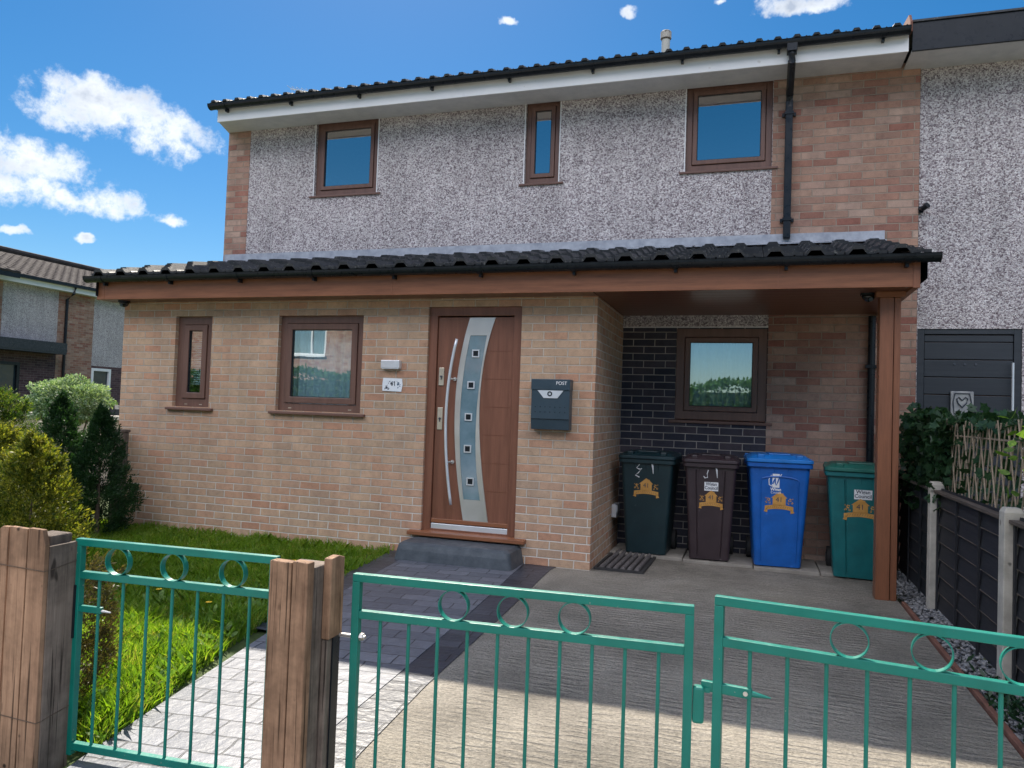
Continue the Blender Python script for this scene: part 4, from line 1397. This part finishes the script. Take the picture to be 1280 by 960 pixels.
v, f = leaves(cc, dd, rng.uniform(.045, .085, len(cc)), IV, rng, fold=.25)
npmesh('foliage', v, f, m_ivy, parent=iv)
sm = MB()
for k in range(7):
    yy = -.1 + k * .2
    sm.tube([(2.76, yy, -.05), (2.75, yy + .05, .5), (2.74, yy - .05, 1.0), (2.74, yy + .04, 1.42)], .007, 5)
sm.build('stem', m_trunk, iv)

br = thing('bramble', 'sunlit pale green leafy shoots growing through the trellis at the right edge', 'plant', (2.78, -2.1, 0))
n = 300
y = rng.uniform(-3.0, -1.5, n)
z = 1.02 + rng.random(n) * .44
c = np.stack([2.78 + rng.normal(0, .06, n), y, z], 1)
keep = rng.random(n) < np.clip((-1.5 - y) * 1.7, .12, 1)
c = c[keep]
d = np.stack([rng.normal(-.3, .6, len(c)), rng.normal(0, .6, len(c)), rng.normal(.3, .6, len(c))], 1)
v, f = leaves(c, d, rng.uniform(.05, .10, len(c)), [(0, 0), (.25, .22), (.6, .26), (1, 0), (.6, -.26), (.25, -.22)], rng, fold=.2)
npmesh('foliage', v, f, m_bramble, parent=br)
sm = MB()
for k in range(6):
    yy = -1.8 - k * .2
    sm.tube([(2.8, yy, -.05), (2.79, yy + .05, .6), (2.77, yy - .03, 1.3)], .005, 5)
sm.build('stem', m_trunk, br)
# low weed at the second post
lw = thing('weed_clump', 'low green weed clump at the foot of the nearer concrete post', 'plant', (2.56, -2.25, 0))
n = 260
c = np.stack([2.56 + rng.normal(0, .05, n), -2.25 + rng.normal(0, .22, n), rng.uniform(0, .06, n)], 1)
d = np.stack([rng.normal(0, .7, n), rng.normal(0, .7, n), rng.uniform(.3, 1, n)], 1)
v, f = leaves(c, d, rng.uniform(.03, .07, n), [(0, 0), (.4, .16), (1, 0), (.4, -.16)], rng)
npmesh('foliage', v, f, m_ivy, parent=lw)


# ------------------------------------------------------------------ gates
def gate(loc, rz, w, label, rings, nb, z_top=.80, z_rail=.69, z_bot=.04, hw=.0135):
    t = thing('metal_gate', label, 'gate', loc, rz, 'green metal gates at the drive')
    for xa in (0, w - 2 * hw):
        MB().box(xa, xa + 2 * hw, -hw, hw, z_bot - .02, z_top - 2 * hw).build('gate_stile', m_green, t, local=True, bevel=.002)
    s = MB()
    s.box(0, w, -hw, hw, z_top - 2 * hw + .0005, z_top)
    s.build('top_rail', m_green, t, local=True, bevel=.002)
    for zz, nm in ((z_rail, 'middle_rail'), (z_bot + 2 * hw, 'bottom_rail')):
        s = MB().box(2 * hw, w - 2 * hw, -hw + .0007, hw - .0007, zz - 2 * hw, zz)
        s.build(nm, m_green, t, local=True, bevel=.002)
    sp = w / (nb + 1)
    for i in range(nb):
        x = sp * (i + 1)
        MB().tube([(x, 0, z_bot + hw * 2), (x, 0, z_rail - 2 * hw)], .006, 10).build('bar', m_green, t, local=True, smooth=False)
    zc = (z_rail + z_top - 2 * hw) / 2
    R = (z_top - 2 * hw - z_rail) / 2 + .004
    for x in rings:
        m = MB()
        n = 40
        prev = None
        for k in range(n + 1):
            a = 2 * PI * k / n
            cur = [(x + rr * math.cos(a), yy, zc + rr * math.sin(a)) for rr, yy in ((R, -.0125), (R, .0125), (R - .003, .0125), (R - .003, -.0125))]
            if prev:
                for j in range(4):
                    l = (j + 1) % 4
                    m.quad(prev[j], prev[l], cur[l], cur[j])
            prev = cur
        m.build('ring', m_green, t, local=True, recalc=False)
    return t


gl = gate((-1.125, -4.256, 0), R_(3.4), .865, 'narrow green metal path gate with three rings, hung by the boarded post', (.19, .435, .685), 7, z_top=.835, z_rail=.712)
la = MB().box(.02, .125, -.008, .008, .558, .582).build('latch_bar', m_green, gl, local=True, bevel=.002)
MB().tube([(.125, 0, .568), (.165, 0, .566)], .006, 8, rs=[.006, .003]).build('latch_tip', m_steel, la, local=True)
hg = MB().tube([(-.01, -.004, .55), (-.01, -.004, .60)], .015, 10).box(-.045, -.008, -.012, .004, .565, .585)
hg.build('hinge', m_black, gl, local=True)
gm = gate((.055, -4.224, 0), R_(3.4), 1.125, 'middle green metal drive gate with three rings and a latch plate', (.36, .56, .76), 10, z_top=.812, z_rail=.690)
MB().box(1.126, 1.160, -.016, .016, .465, .575).build('latch_plate', m_green, gm, local=True, bevel=.008)
MB().box(1.160, 1.176, -.006, .006, .558, .572).build('latch_bolt', m_green, gm, local=True)
for z in (.60, .05):
    hg = MB()
    hg.tube([(-.085, -.0, z), (.05, 0.0, z)], .007, 8)
    hg.tube([(-.075, 0, z - .022), (-.075, 0, z + .022)], .013, 12)
    hg.tube([(.03, 0, z), (.042, 0, z)], .013, 6)
    hg.build('hinge_eye_bolt', m_steel if z > .3 else m_rubber, gm, local=True)
gr_ = gate((1.238, -4.150, 0), R_(-8.05), 1.145, 'right green metal drive gate with three rings, cut by the photo edge', (.37, .572, .775), 10, z_top=.848, z_rail=.728)
lt = MB().box(-.035, .112, -.009, .009, .560, .590).build('slide_bolt', m_green, gr_, local=True, bevel=.003)
MB().tube([(.112, 0, .575), (.165, 0, .573)], .008, 8, rs=[.010, .002]).build('bolt_tip', m_green, lt, local=True)
MB().tube([(.095, -.012, .575), (.095, -.004, .575)], .007, 10).build('rivet', m_steel, lt, local=True)


# ------------------------------------------------------------------ wooden gate posts
def plank_front(m, x0, x1, y, th, zt, cut=None):
    m.box(x0, x1, y, y + th, -.1, zt)


lp = thing('boarded_gate_post', 'weathered brown boarded gate post bound with wire at the far left', 'gate post', (-1.22, -4.34, 0))
xs = [-1.66, -1.565, -1.475, -1.385, -1.298, -1.205, -1.115]
tops = [.84, .86, .87, .865, .884, .886, .885]
for i in range(len(xs) - 1):
    a, b = xs[i] + .003, xs[i + 1] - .004
    zt = tops[i + 1]
    m = MB()
    if i == len(xs) - 2:   # last board has a scooped corner
        poly = [(a, -.1), (b, -.1), (b, zt - .055), (b - .006, zt - .035), (b - .013, zt - .01), (b - .016, zt), (a, zt + .002)]
    elif i == len(xs) - 4:
        poly = [(a, -.1), (b, -.1), (b, zt), (a + .05, zt), (a + .02, zt - .02), (a, zt - .05)]
    else:
        poly = [(a, -.1), (b, -.1), (b, zt - .003), (a, zt)]
    m.prism(poly, .020, 'xz', -4.405 + random.uniform(-.002, .002))
    m.build('board', m_wood, lp, recalc=True, bevel=.002)
m = MB()
m.prism([(-4.384, -.1), (-4.262, -.1), (-4.262, .825), (-4.384, .823)], .020, 'yz', -1.136)
m.build('side_board', m_wood_g, lp, recalc=True, bevel=.002)
MB().box(-1.24, -1.137, -4.37, -4.27, -.1, .858).build('inner_post', m_wood_g, lp, bevel=.008)
for z in (.742, .195):
    wr = MB().tube([(-1.66, -4.407, z - .012), (-1.4, -4.408, z + .004), (-1.116, -4.407, z - .006), (-1.1145, -4.385, z - .006), (-1.1145, -4.262, z + .012)], .0014, 5)
    wr.build('binding_wire', m_trunk, lp)
bk = MB().box(-1.135, -1.1145 + .006, -4.275, -4.255, .46, .66).build('hinge_plate', m_black, lp)

mp = thing('wooden_gate_post', 'split weathered timber gate post standing between the path and drive gates', 'gate post', (-.07, -4.33, 0))
for (a, b, zt) in ((-.156, -.074, .868), (-.070, -.012, .872)):
    MB().prism([(a, -.1), (b, -.1), (b, zt - .002), (a, zt)], .040, 'xz', -4.405).build('board', m_wood, mp, recalc=True, bevel=.004)
MB().box(-.145, -.020, -4.360, -4.245, -.1, .846).build('inner_post', m_wood_g, mp, bevel=.006)
MB().prism([(-4.300, .60), (-4.214, .60), (-4.214, .862), (-4.250, .872), (-4.300, .868)], .030, 'yz', -.019).build('side_block', m_wood, mp, recalc=True, bevel=.004)
MB().prism([(-4.296, -.1), (-4.216, -.1), (-4.216, .598), (-4.296, .598)], .022, 'yz', -.019).build('side_board', m_wood_g, mp, recalc=True, bevel=.004)
MB().box(.004, .010, -4.268, -4.226, -.05, .70).build('hinge_plate', m_black, mp)

# small wooden post by the corner of the extension
cp = thing('fence_post', 'short dark wooden post against the left corner of the brick extension', 'post', (-5.10, -.145, 0))
MB().box(-5.16, -5.04, -.20, -.09, -.1, 1.0).build('post_shaft', m_wood_g, cp, bevel=.005)
MB().box(-5.17, -5.03, -.21, -.08, 1.0, 1.03).build('post_cap', m_wood_g, cp, bevel=.005)


# ------------------------------------------------------------------ conifers and shrubs
def conifer(loc, h, r, label, mat_, n, seed, cat='conifer', power=.62, leaf=.05, lean=(0, 0), tips=1, group=None, wob=.16):
    t = thing('conifer', label, cat, loc, group=group)
    g = np.random.default_rng(seed)
    L = Vector(loc)
    MB().tube([(0, 0, -.05), (lean[0] * .4, lean[1] * .4, h * .45), (lean[0], lean[1], h * .62)], .03, 8, rs=[.03, .012, .004]).build('trunk', m_trunk, t, local=True)
    # plume fans: sprays along radiating branches
    nb_ = max(120, n // 60)
    tz = g.random(nb_) ** 1.15
    az = g.uniform(0, 2 * PI, nb_)
    bump = 1 + wob * np.sin(az * 3 + tz * 9 + seed) + wob * .8 * g.normal(size=nb_)
    prof = r * np.minimum(1, (1 - tz) ** power * 1.25) * (.72 + .28 * np.minimum(1, tz * 5)) * bump
    k = n // nb_
    ti = np.repeat(np.arange(nb_), k)
    s = g.random(len(ti)) ** .55          # position along branch, dense outside
    R = prof[ti] * (.25 + .78 * s)
    spread = .055
    a = az[ti] + g.normal(0, spread / (.08 + prof[ti]) * .6 * s + .02, len(ti))
    z = tz[ti] * h * .97 + s * .10 + g.normal(0, .022, len(ti))
    ln = np.clip(z / h, 0, 1)[:, None] * np.array(lean)[None]
    c = np.stack([R * np.cos(a) + ln[:, 0], R * np.sin(a) + ln[:, 1], z], 1)
    d = np.stack([np.cos(a) * .75, np.sin(a) * .75, np.full(len(a), .75)], 1) + g.normal(0, .45, (len(a), 3))
    # leading shoots
    ex = 420
    zz = g.random(ex)
    c2 = np.stack([lean[0] + g.normal(0, .018, ex) * (1.3 - zz), lean[1] + g.normal(0, .018, ex) * (1.3 - zz), h * .92 + zz * h * .11], 1)
    d2 = np.stack([g.normal(0, .6, ex), g.normal(0, .6, ex), np.full(ex, .9)], 1)
    cs, ds_ = [c, c2], [d, d2]
    for q in range(26):      # feathery side shoots that break the outline
        tq = g.uniform(.15, .9)
        aq = g.uniform(0, 2 * PI)
        rq = r * min(1, (1 - tq) ** power * 1.25) * .9
        nq = 130
        sq_ = g.random(nq)
        ln_ = g.uniform(.08, .20)
        out_ = g.uniform(.15, .5)
        cq = np.stack([(rq + sq_ * ln_ * out_) * math.cos(aq), (rq + sq_ * ln_ * out_) * math.sin(aq), tq * h + sq_ * ln_], 1) + g.normal(0, 1, (nq, 3)) * (.026 * (1.1 - sq_))[:, None]
        cs.append(cq)
        ds_.append(np.stack([np.full(nq, math.cos(aq) * .5), np.full(nq, math.sin(aq) * .5), np.full(nq, .9)], 1) + g.normal(0, .5, (nq, 3)))
    c = np.concatenate(cs) + np.array(L)
    d = np.concatenate(ds_)
    sz = g.uniform(.5, 1.2, len(c)) * leaf
    v, f = leaves(c, d, sz, [(0, 0), (.3, .11), (.62, .14), (1, 0), (.62, -.14), (.3, -.11)], g, fold=.2)
    npmesh('foliage', v, f, mat_, parent=t)
    return t


conifer((-3.54, -2.45, 0), 1.02, .34, 'golden green conifer with a feathery tip behind the boarded post', m_gold, 30000, 1, leaf=.034, power=.62)
conifer((-4.16, -2.25, 0), 1.08, .34, 'yellow green conifer cut by the left edge of the photo', m_gold, 24000, 2, leaf=.034, power=.5)
conifer((-5.14, -.85, 0), 1.34, .36, 'dark green conifer with a pointed top in front of the pale round shrub', m_thuja, 30000, 3, leaf=.034, power=.80)
conifer((-4.80, -.68, 0), 1.22, .33, 'narrow dark green conifer against the brick extension wall', m_thuja, 28000, 4, leaf=.032, power=.80)
conifer((-5.95, -.85, 0), 1.36, .42, 'dark conifer with yellow tips standing left of the pale round shrub', m_thuja_y, 22000, 6, leaf=.036, power=.42)
conifer((-6.75, -.9, 0), 1.30, .42, 'bushy conifer at the far left beneath the dark neighbouring window', m_thuja_y, 20000, 7, leaf=.036, power=.42)
conifer((-1.50, -3.90, 0), .62, .14, 'small brownish conifer right behind the left end of the path gate', leaf_mat('brownish_leaf', [(.035, .04, .018), (.09, .08, .03), (.20, .14, .05)], .35), 9000, 8, leaf=.022, power=.3)

sb = thing('round_shrub', 'pale green rounded shrub behind the dark conifers', 'shrub', (-7.45, 1.3, 0))
g = np.random.default_rng(5)
n = 15000
u = g.normal(size=(n, 3))
u /= np.linalg.norm(u, axis=1, keepdims=True)
rad = (.50 + .06 * np.sin(u[:, 0] * 9) + .05 * np.sin(u[:, 2] * 11 + 2)) * (g.random(n) ** .28)
c = u * rad[:, None] * np.array([1.0, .9, .62]) + np.array([-7.45, 1.3, 1.30])
v, f = leaves(c, u + g.normal(0, .5, (n, 3)), g.uniform(.022, .05, n), [(0, 0), (.35, .25), (.7, .22), (1, 0), (.7, -.22), (.35, -.25)], g)
npmesh('foliage', v, f, m_vari, parent=sb)
s_ = MB()
for k in range(6):
    a = k * 1.05
    s_.tube([(-7.45, 1.3, -.05), (-7.45 + .12 * math.cos(a), 1.3 + .12 * math.sin(a), .5), (-7.45 + .35 * math.cos(a), 1.3 + .35 * math.sin(a), 1.15)], .02, 6, rs=[.03, .02, .008])
s_.build('stem', m_trunk, sb)

# fences far left
ff = thing('slatted_fence', 'dark vertical slatted fence in front of the white framed window on the left', 'fence', (-9, 5.5, 0))
f_ = MB()
x = -12.0
while x < -5.6:
    f_.box(x, x + .10, 5.5, 5.52, -.05, 1.12 + .0)
    x += .115
f_.build('slats', m_fence, ff)
MB().box(-12, -5.6, 5.52, 5.56, .85, .93).box(-12, -5.6, 5.52, 5.56, .25, .33).build('rail', m_fence, ff)
for x in (-11.0, -9.0, -7.0):
    MB().box(x - .05, x + .05, 5.56, 5.66, -.05, 1.2).build('post', m_conc, ff)
gw = thing('garden_wall', 'low beige garden wall below the pale round shrub', 'wall', (-8.2, 2.6, 0))
MB().box(-10.5, -6.3, 2.55, 2.70, -.05, 1.02).build('wall_face', brick_mat('beige_block', 'x', [(0, (.40, .34, .26)), (1, (.52, .45, .35))], (.45, .4, .33), bw=.44, bh=.215), gw)
MB().box(-10.55, -6.25, 2.50, 2.75, 1.02, 1.08).build('coping', m_conc, gw, bevel=.006)

# ------------------------------------------------------------------ terrace on the left
NX = -20.3
tl = thing('terraced_house', 'brick and pebble dash terrace seen beyond the conifers on the left', 'house', (NX, 13, 0))
def wy(y0, y1, z0, z1, m, name, holes=(), off=0.0):
    MB().wall('y', y0, y1, z0, z1, NX - .25 + off, .25, holes).build(name, m, tl)
m_old_y2 = brick_mat('terrace_brick', 'y', [(p_, tuple(v * .85 for v in c)) for p_, c in OLD], (.36, .29, .23), seed=.07, ms=.006)
m_darky2 = brick_mat('terrace_dark_brick', 'y', [(0, (.07, .042, .05)), (1, (.13, .08, .085))], (.20, .17, .16), ms=.006)
wy(10.17, 12.10, 2.72, 4.82, m_dash, 'pebble_panel')
wy(12.10, 13.48, 0, 4.82, m_old_y2, 'brick_panel', off=.01)
wy(13.48, 20, 2.40, 4.82, m_dash, 'pebble_panel')
wy(13.48, 20, 0, 2.40, m_darky2, 'lower_wall', [(13.50, 14.32, .9, 2.32)])
wy(9.0, 12.10, 0, 2.72, m_darky2, 'lower_wall', [(9.3, 10.86, 1.33, 2.32)])
wy(5.0, 10.17, 2.72, 4.82, m_old_y2, 'brick_panel', off=.02)
wy(5.0, 9.0, 0, 2.72, m_darky2, 'lower_wall')
def fwin(y0, y1, z0, z1, fm):
    f = MB()
    x = NX - .03
    for (a, b, c, d) in ((y0, y0 + .09, z0, z1), (y1 - .09, y1, z0, z1), (y0 + .09, y1 - .09, z1 - .09, z1), (y0 + .09, y1 - .09, z0, z0 + .09)):
        f.box(x - .06, x + .05, a, b, c, d)
    fr = f.build('window', fm, tl)
    MB().quad((x - .02, y0, z0), (x - .02, y1, z0), (x - .02, y1, z1), (x - .02, y0, z1))
    p = MB()
    p.quad((x - .02, y0 + .05, z0 + .05), (x - .02, y1 - .05, z0 + .05), (x - .02, y1 - .05, z1 - .05), (x - .02, y0 + .05, z1 - .05))
    p.build('pane', mottled('dark_pane', (.015, .03, .04), (.03, .05, .06), rough=.1, bump=.01, scale=3), fr)
fwin(13.50, 14.32, .9, 2.32, m_white)
fwin(9.3, 10.86, 1.33, 2.32, m_black)
MB().box(NX + .01, NX + .55, 8.6, 12.02, 2.66, 2.72).box(NX + .5, NX + .56, 8.6, 12.02, 2.72, 3.02).build('door_canopy', m_tile, tl)
MB().box(NX + .25, NX + .28, 5, 20, 4.74, 4.92).build('fascia', m_white, tl)
MB().box(NX, NX + .25, 5, 20, 4.74, 4.76).build('soffit', m_soffit_w, tl)
MB().box(NX + .28, NX + .40, 5, 20, 4.90, 5.0).build('gutter', m_black, tl)
MB().tube([(NX + .34, 12.42, 4.92), (NX + .30, 12.40, 4.70), (NX + .07, 12.36, 4.5), (NX + .07, 12.34, 0)], .045, 10).build('downpipe', m_black, tl)


def tiles_y(y0, y1, xe, ze, xt, zt, tw=.30, ch=.34):
    m = tiles(y0, y1, xe, ze, xt, zt, tw=tw, ch=ch, hh=.018, drop=.05)
    m.v = [(a[1], a[0], a[2]) for a in m.v]
    return m


tiles_y(10.17, 20, NX + .36, 4.98, -24.2, 6.42).build('roof', m_tile_far, tl)
tiles_y(4.0, 10.05, NX + .85, 4.98, -24.2, 6.55).build('roof', m_tile_far, tl)
rt = MB()
rt.quad((NX + .3, 5, 4.95), (NX + .3, 20, 4.95), (-24.2, 20, 6.4), (-24.2, 5, 6.4))
rt.quad((-28.5, 5, 4.95), (-28.5, 20, 4.95), (-24.2, 20, 6.4), (-24.2, 5, 6.4))
rt.build('roof_deck', m_tile_far, tl)
MB().tube([(-24.2, 4, 6.62), (-24.2, 10.05, 6.62)], .11, 8).tube([(-24.2, 10.05, 6.47), (-24.2, 20, 6.47)], .11, 8).build('ridge_tile', m_tile_far, tl)
MB().box(-28.5, NX - .25, 5, 5.25, 0, 4.9).box(-28.5, NX - .25, 19.75, 20, 0, 4.9).box(-28.5, -28.25, 5.25, 19.75, 0, 4.9).build('outer_wall', m_darky2, tl)
MB().box(NX + .8, NX + .84, 4.0, 10.05, 4.78, 4.98).build('fascia', m_black, tl)

# aerial behind our roof
ae = thing('tv_aerial', 'thin television aerial just showing above the left end of the roof', 'aerial', (-6.9, 5.2, 0))
a_ = MB().tube([(-6.9, 5.2, 0), (-6.9, 5.2, 7.1)], .02, 6)
a_.build('mast', m_steel_w, ae)
a_ = MB()
a_.tube([(-6.95, 5.2, 7.18), (-6.2, 5.2, 7.0)], .008, 6)
for k in range(8):
    x = -6.92 + k * .1
    z = 7.18 - (k * .1 + .03) * .24
    a_.tube([(x, 5.05, z), (x, 5.35, z)], .004, 5)
    a_.tube([(x, 5.2, z - .05), (x, 5.2, z + .05)], .004, 5)
a_.build('antenna', m_steel_w, ae)

# ------------------------------------------------------------------ across the street (seen in the window reflections)
hd = thing('hedge', 'tall clipped green hedge across the street from the house', 'hedge', (-9, -17, 0))
g = np.random.default_rng(8)
n = 42000
x = g.uniform(-24, 12, n)
face = g.random(n)
y = np.where(face < .75, -16.2 - np.abs(g.normal(0, .12, n)), g.uniform(-17.4, -16.2, n))
z = np.where(face < .75, g.uniform(0, 2.4, n), 2.4 + g.normal(0, .06, n)) + .12 * np.sin(x * 2.1)
u = np.stack([g.normal(0, .6, n), np.where(face < .75, 1., .2), g.uniform(.1, 1, n)], 1)
v, f = leaves(np.stack([x, y, z], 1), u, g.uniform(.08, .17, n), [(0, 0), (.35, .25), (.7, .22), (1, 0), (.7, -.22), (.35, -.25)], g)
npmesh('foliage', v, f, m_hedge, parent=hd)
MB().box(-24, 12, -17.3, -16.5, -.05, 2.2).build('inner_growth', mottled('hedge_inner', (.03, .06, .02), (.06, .10, .03), rough=.9), hd)


def opposite(x0, x1, y, label):
    t = thing('terraced_house', label, 'house', ((x0 + x1) / 2, y, 0))
    wins = []
    x = x0 + 1.0
    while x + 2.2 < x1:
        wins.append((x, x + 2.0, 3.45, 4.75))
        wins.append((x, x + 2.0, .9, 2.2))
        x += 3.6
    MB().wall('x', x0, x1, 0, 5.1, y - .3, .3, wins).build('front_wall', m_old, t)
    MB().box(x0, x1, y - 7.0, y - 6.7, 0, 5.1).box(x0, x0 + .3, y - 6.7, y - .3, 0, 5.1).box(x1 - .3, x1, y - 6.7, y - .3, 0, 5.1).build('outer_wall', m_old, t)
    for (a, b, c, d) in wins:
        f = MB()
        for (p, q, r, s) in ((a, a + .08, c, d), (b - .08, b, c, d), (a + .08, b - .08, d - .08, d), (a + .08, b - .08, c, c + .08), ((a + b) / 2 + .25, (a + b) / 2 + .33, c + .08, d - .08)):
            f.box(p, q, y - .12, y - .03, r, s)
        f.box(a - .05, b + .05, y - .02, y + .08, c - .07, c - .002)
        fr = f.build('window', m_white, t)
        p = MB()
        p.quad((a, y - .08, c), (b, y - .08, c), (b, y - .08, d), (a, y - .08, d))
        p.build('pane', m_glass_up, fr)
    MB().box(x0, x1, y + .2, y + .24, 5.0, 5.2).build('fascia', m_white, t)
    r = MB()
    r.quad((x0 - .1, y + .3, 5.2), (x1 + .1, y + .3, 5.2), (x1 + .1, y - 3.5, 6.9), (x0 - .1, y - 3.5, 6.9))
    r.quad((x0 - .1, y - 7.2, 5.2), (x1 + .1, y - 7.2, 5.2), (x1 + .1, y - 3.5, 6.9), (x0 - .1, y - 3.5, 6.9))
    r.build('roof', m_tile_far, t)
    return t


opposite(-30, -7.5, -21.5, 'brick terrace with white windows across the street, left half')
opposite(4.5, 22, -27, 'brick terrace with white windows across the street, set farther back')


# a white car parked across the street, seen only in the window reflection
car = thing('parked_car', 'white car parked across the street, seen mirrored in the ground floor window', 'car', (-10.2, -12.4, -.045))
def sec_car(x, w, zs):
    return [(x, -w, zs[0]), (x, -w * 1.02, zs[1]), (x, -w * .98, zs[2]), (x, -w * .74, zs[3]), (x, w * .74, zs[3]), (x, w * .98, zs[2]), (x, w * 1.02, zs[1]), (x, w, zs[0])]
m_carw = mottled('white_car_paint', (.75, .76, .77), (.8, .8, .8), scale=1, rough=.22, bump=0.)
body = MB().loft([sec_car(-2.1, .74, (.35, .5, .75, .80)), sec_car(-1.95, .84, (.25, .5, .85, .93)), sec_car(-1.1, .88, (.22, .5, .92, .98)), sec_car(0, .88, (.22, .5, .93, .99)), sec_car(1.0, .88, (.22, .5, .90, .96)), sec_car(1.8, .84, (.24, .5, .80, .86)), sec_car(2.1, .72, (.35, .5, .65, .68))]).build('car_body', m_carw, car, local=True, recalc=True, bevel=.02)
MB().loft([[(x, -w, z0), (x, w, z0), (x, w * .92, z1), (x, -w * .92, z1)] for x, w, z0, z1 in ((-1.85, .72, .95, .97), (-1.25, .74, .97, 1.36), (.2, .74, .98, 1.40), (1.0, .72, .96, .98))]).build('cabin_glass', m_black, car, local=True, recalc=True)
MB().loft([[(x, -w, z0), (x, w, z0), (x, w * .95, z0 + .045), (x, -w * .95, z0 + .045)] for x, w, z0 in ((-1.30, .66, 1.34), (-1.0, .68, 1.39), (.05, .68, 1.42), (.3, .64, 1.37))]).build('car_roof', m_carw, car, local=True, recalc=True, bevel=.015)
for x in (-1.3, 1.3):
    for sx in (-1, 1):
        wo = MB().tube([(x, sx * .70, .31), (x, sx * .89, .31)], .31, 24).build('wheel', m_rubber, car, local=True, bevel=.02)
        MB().tube([(x, sx * .70, .31), (x, sx * .90, .31)], .19, 16).build('rim', m_steel_w, wo, local=True)
for sx in (-1, 1):
    MB().box(2.02, 2.10, sx * .55 - .13, sx * .55 + .13, .58, .68).build('headlight', m_steel_w, car, local=True, bevel=.01)
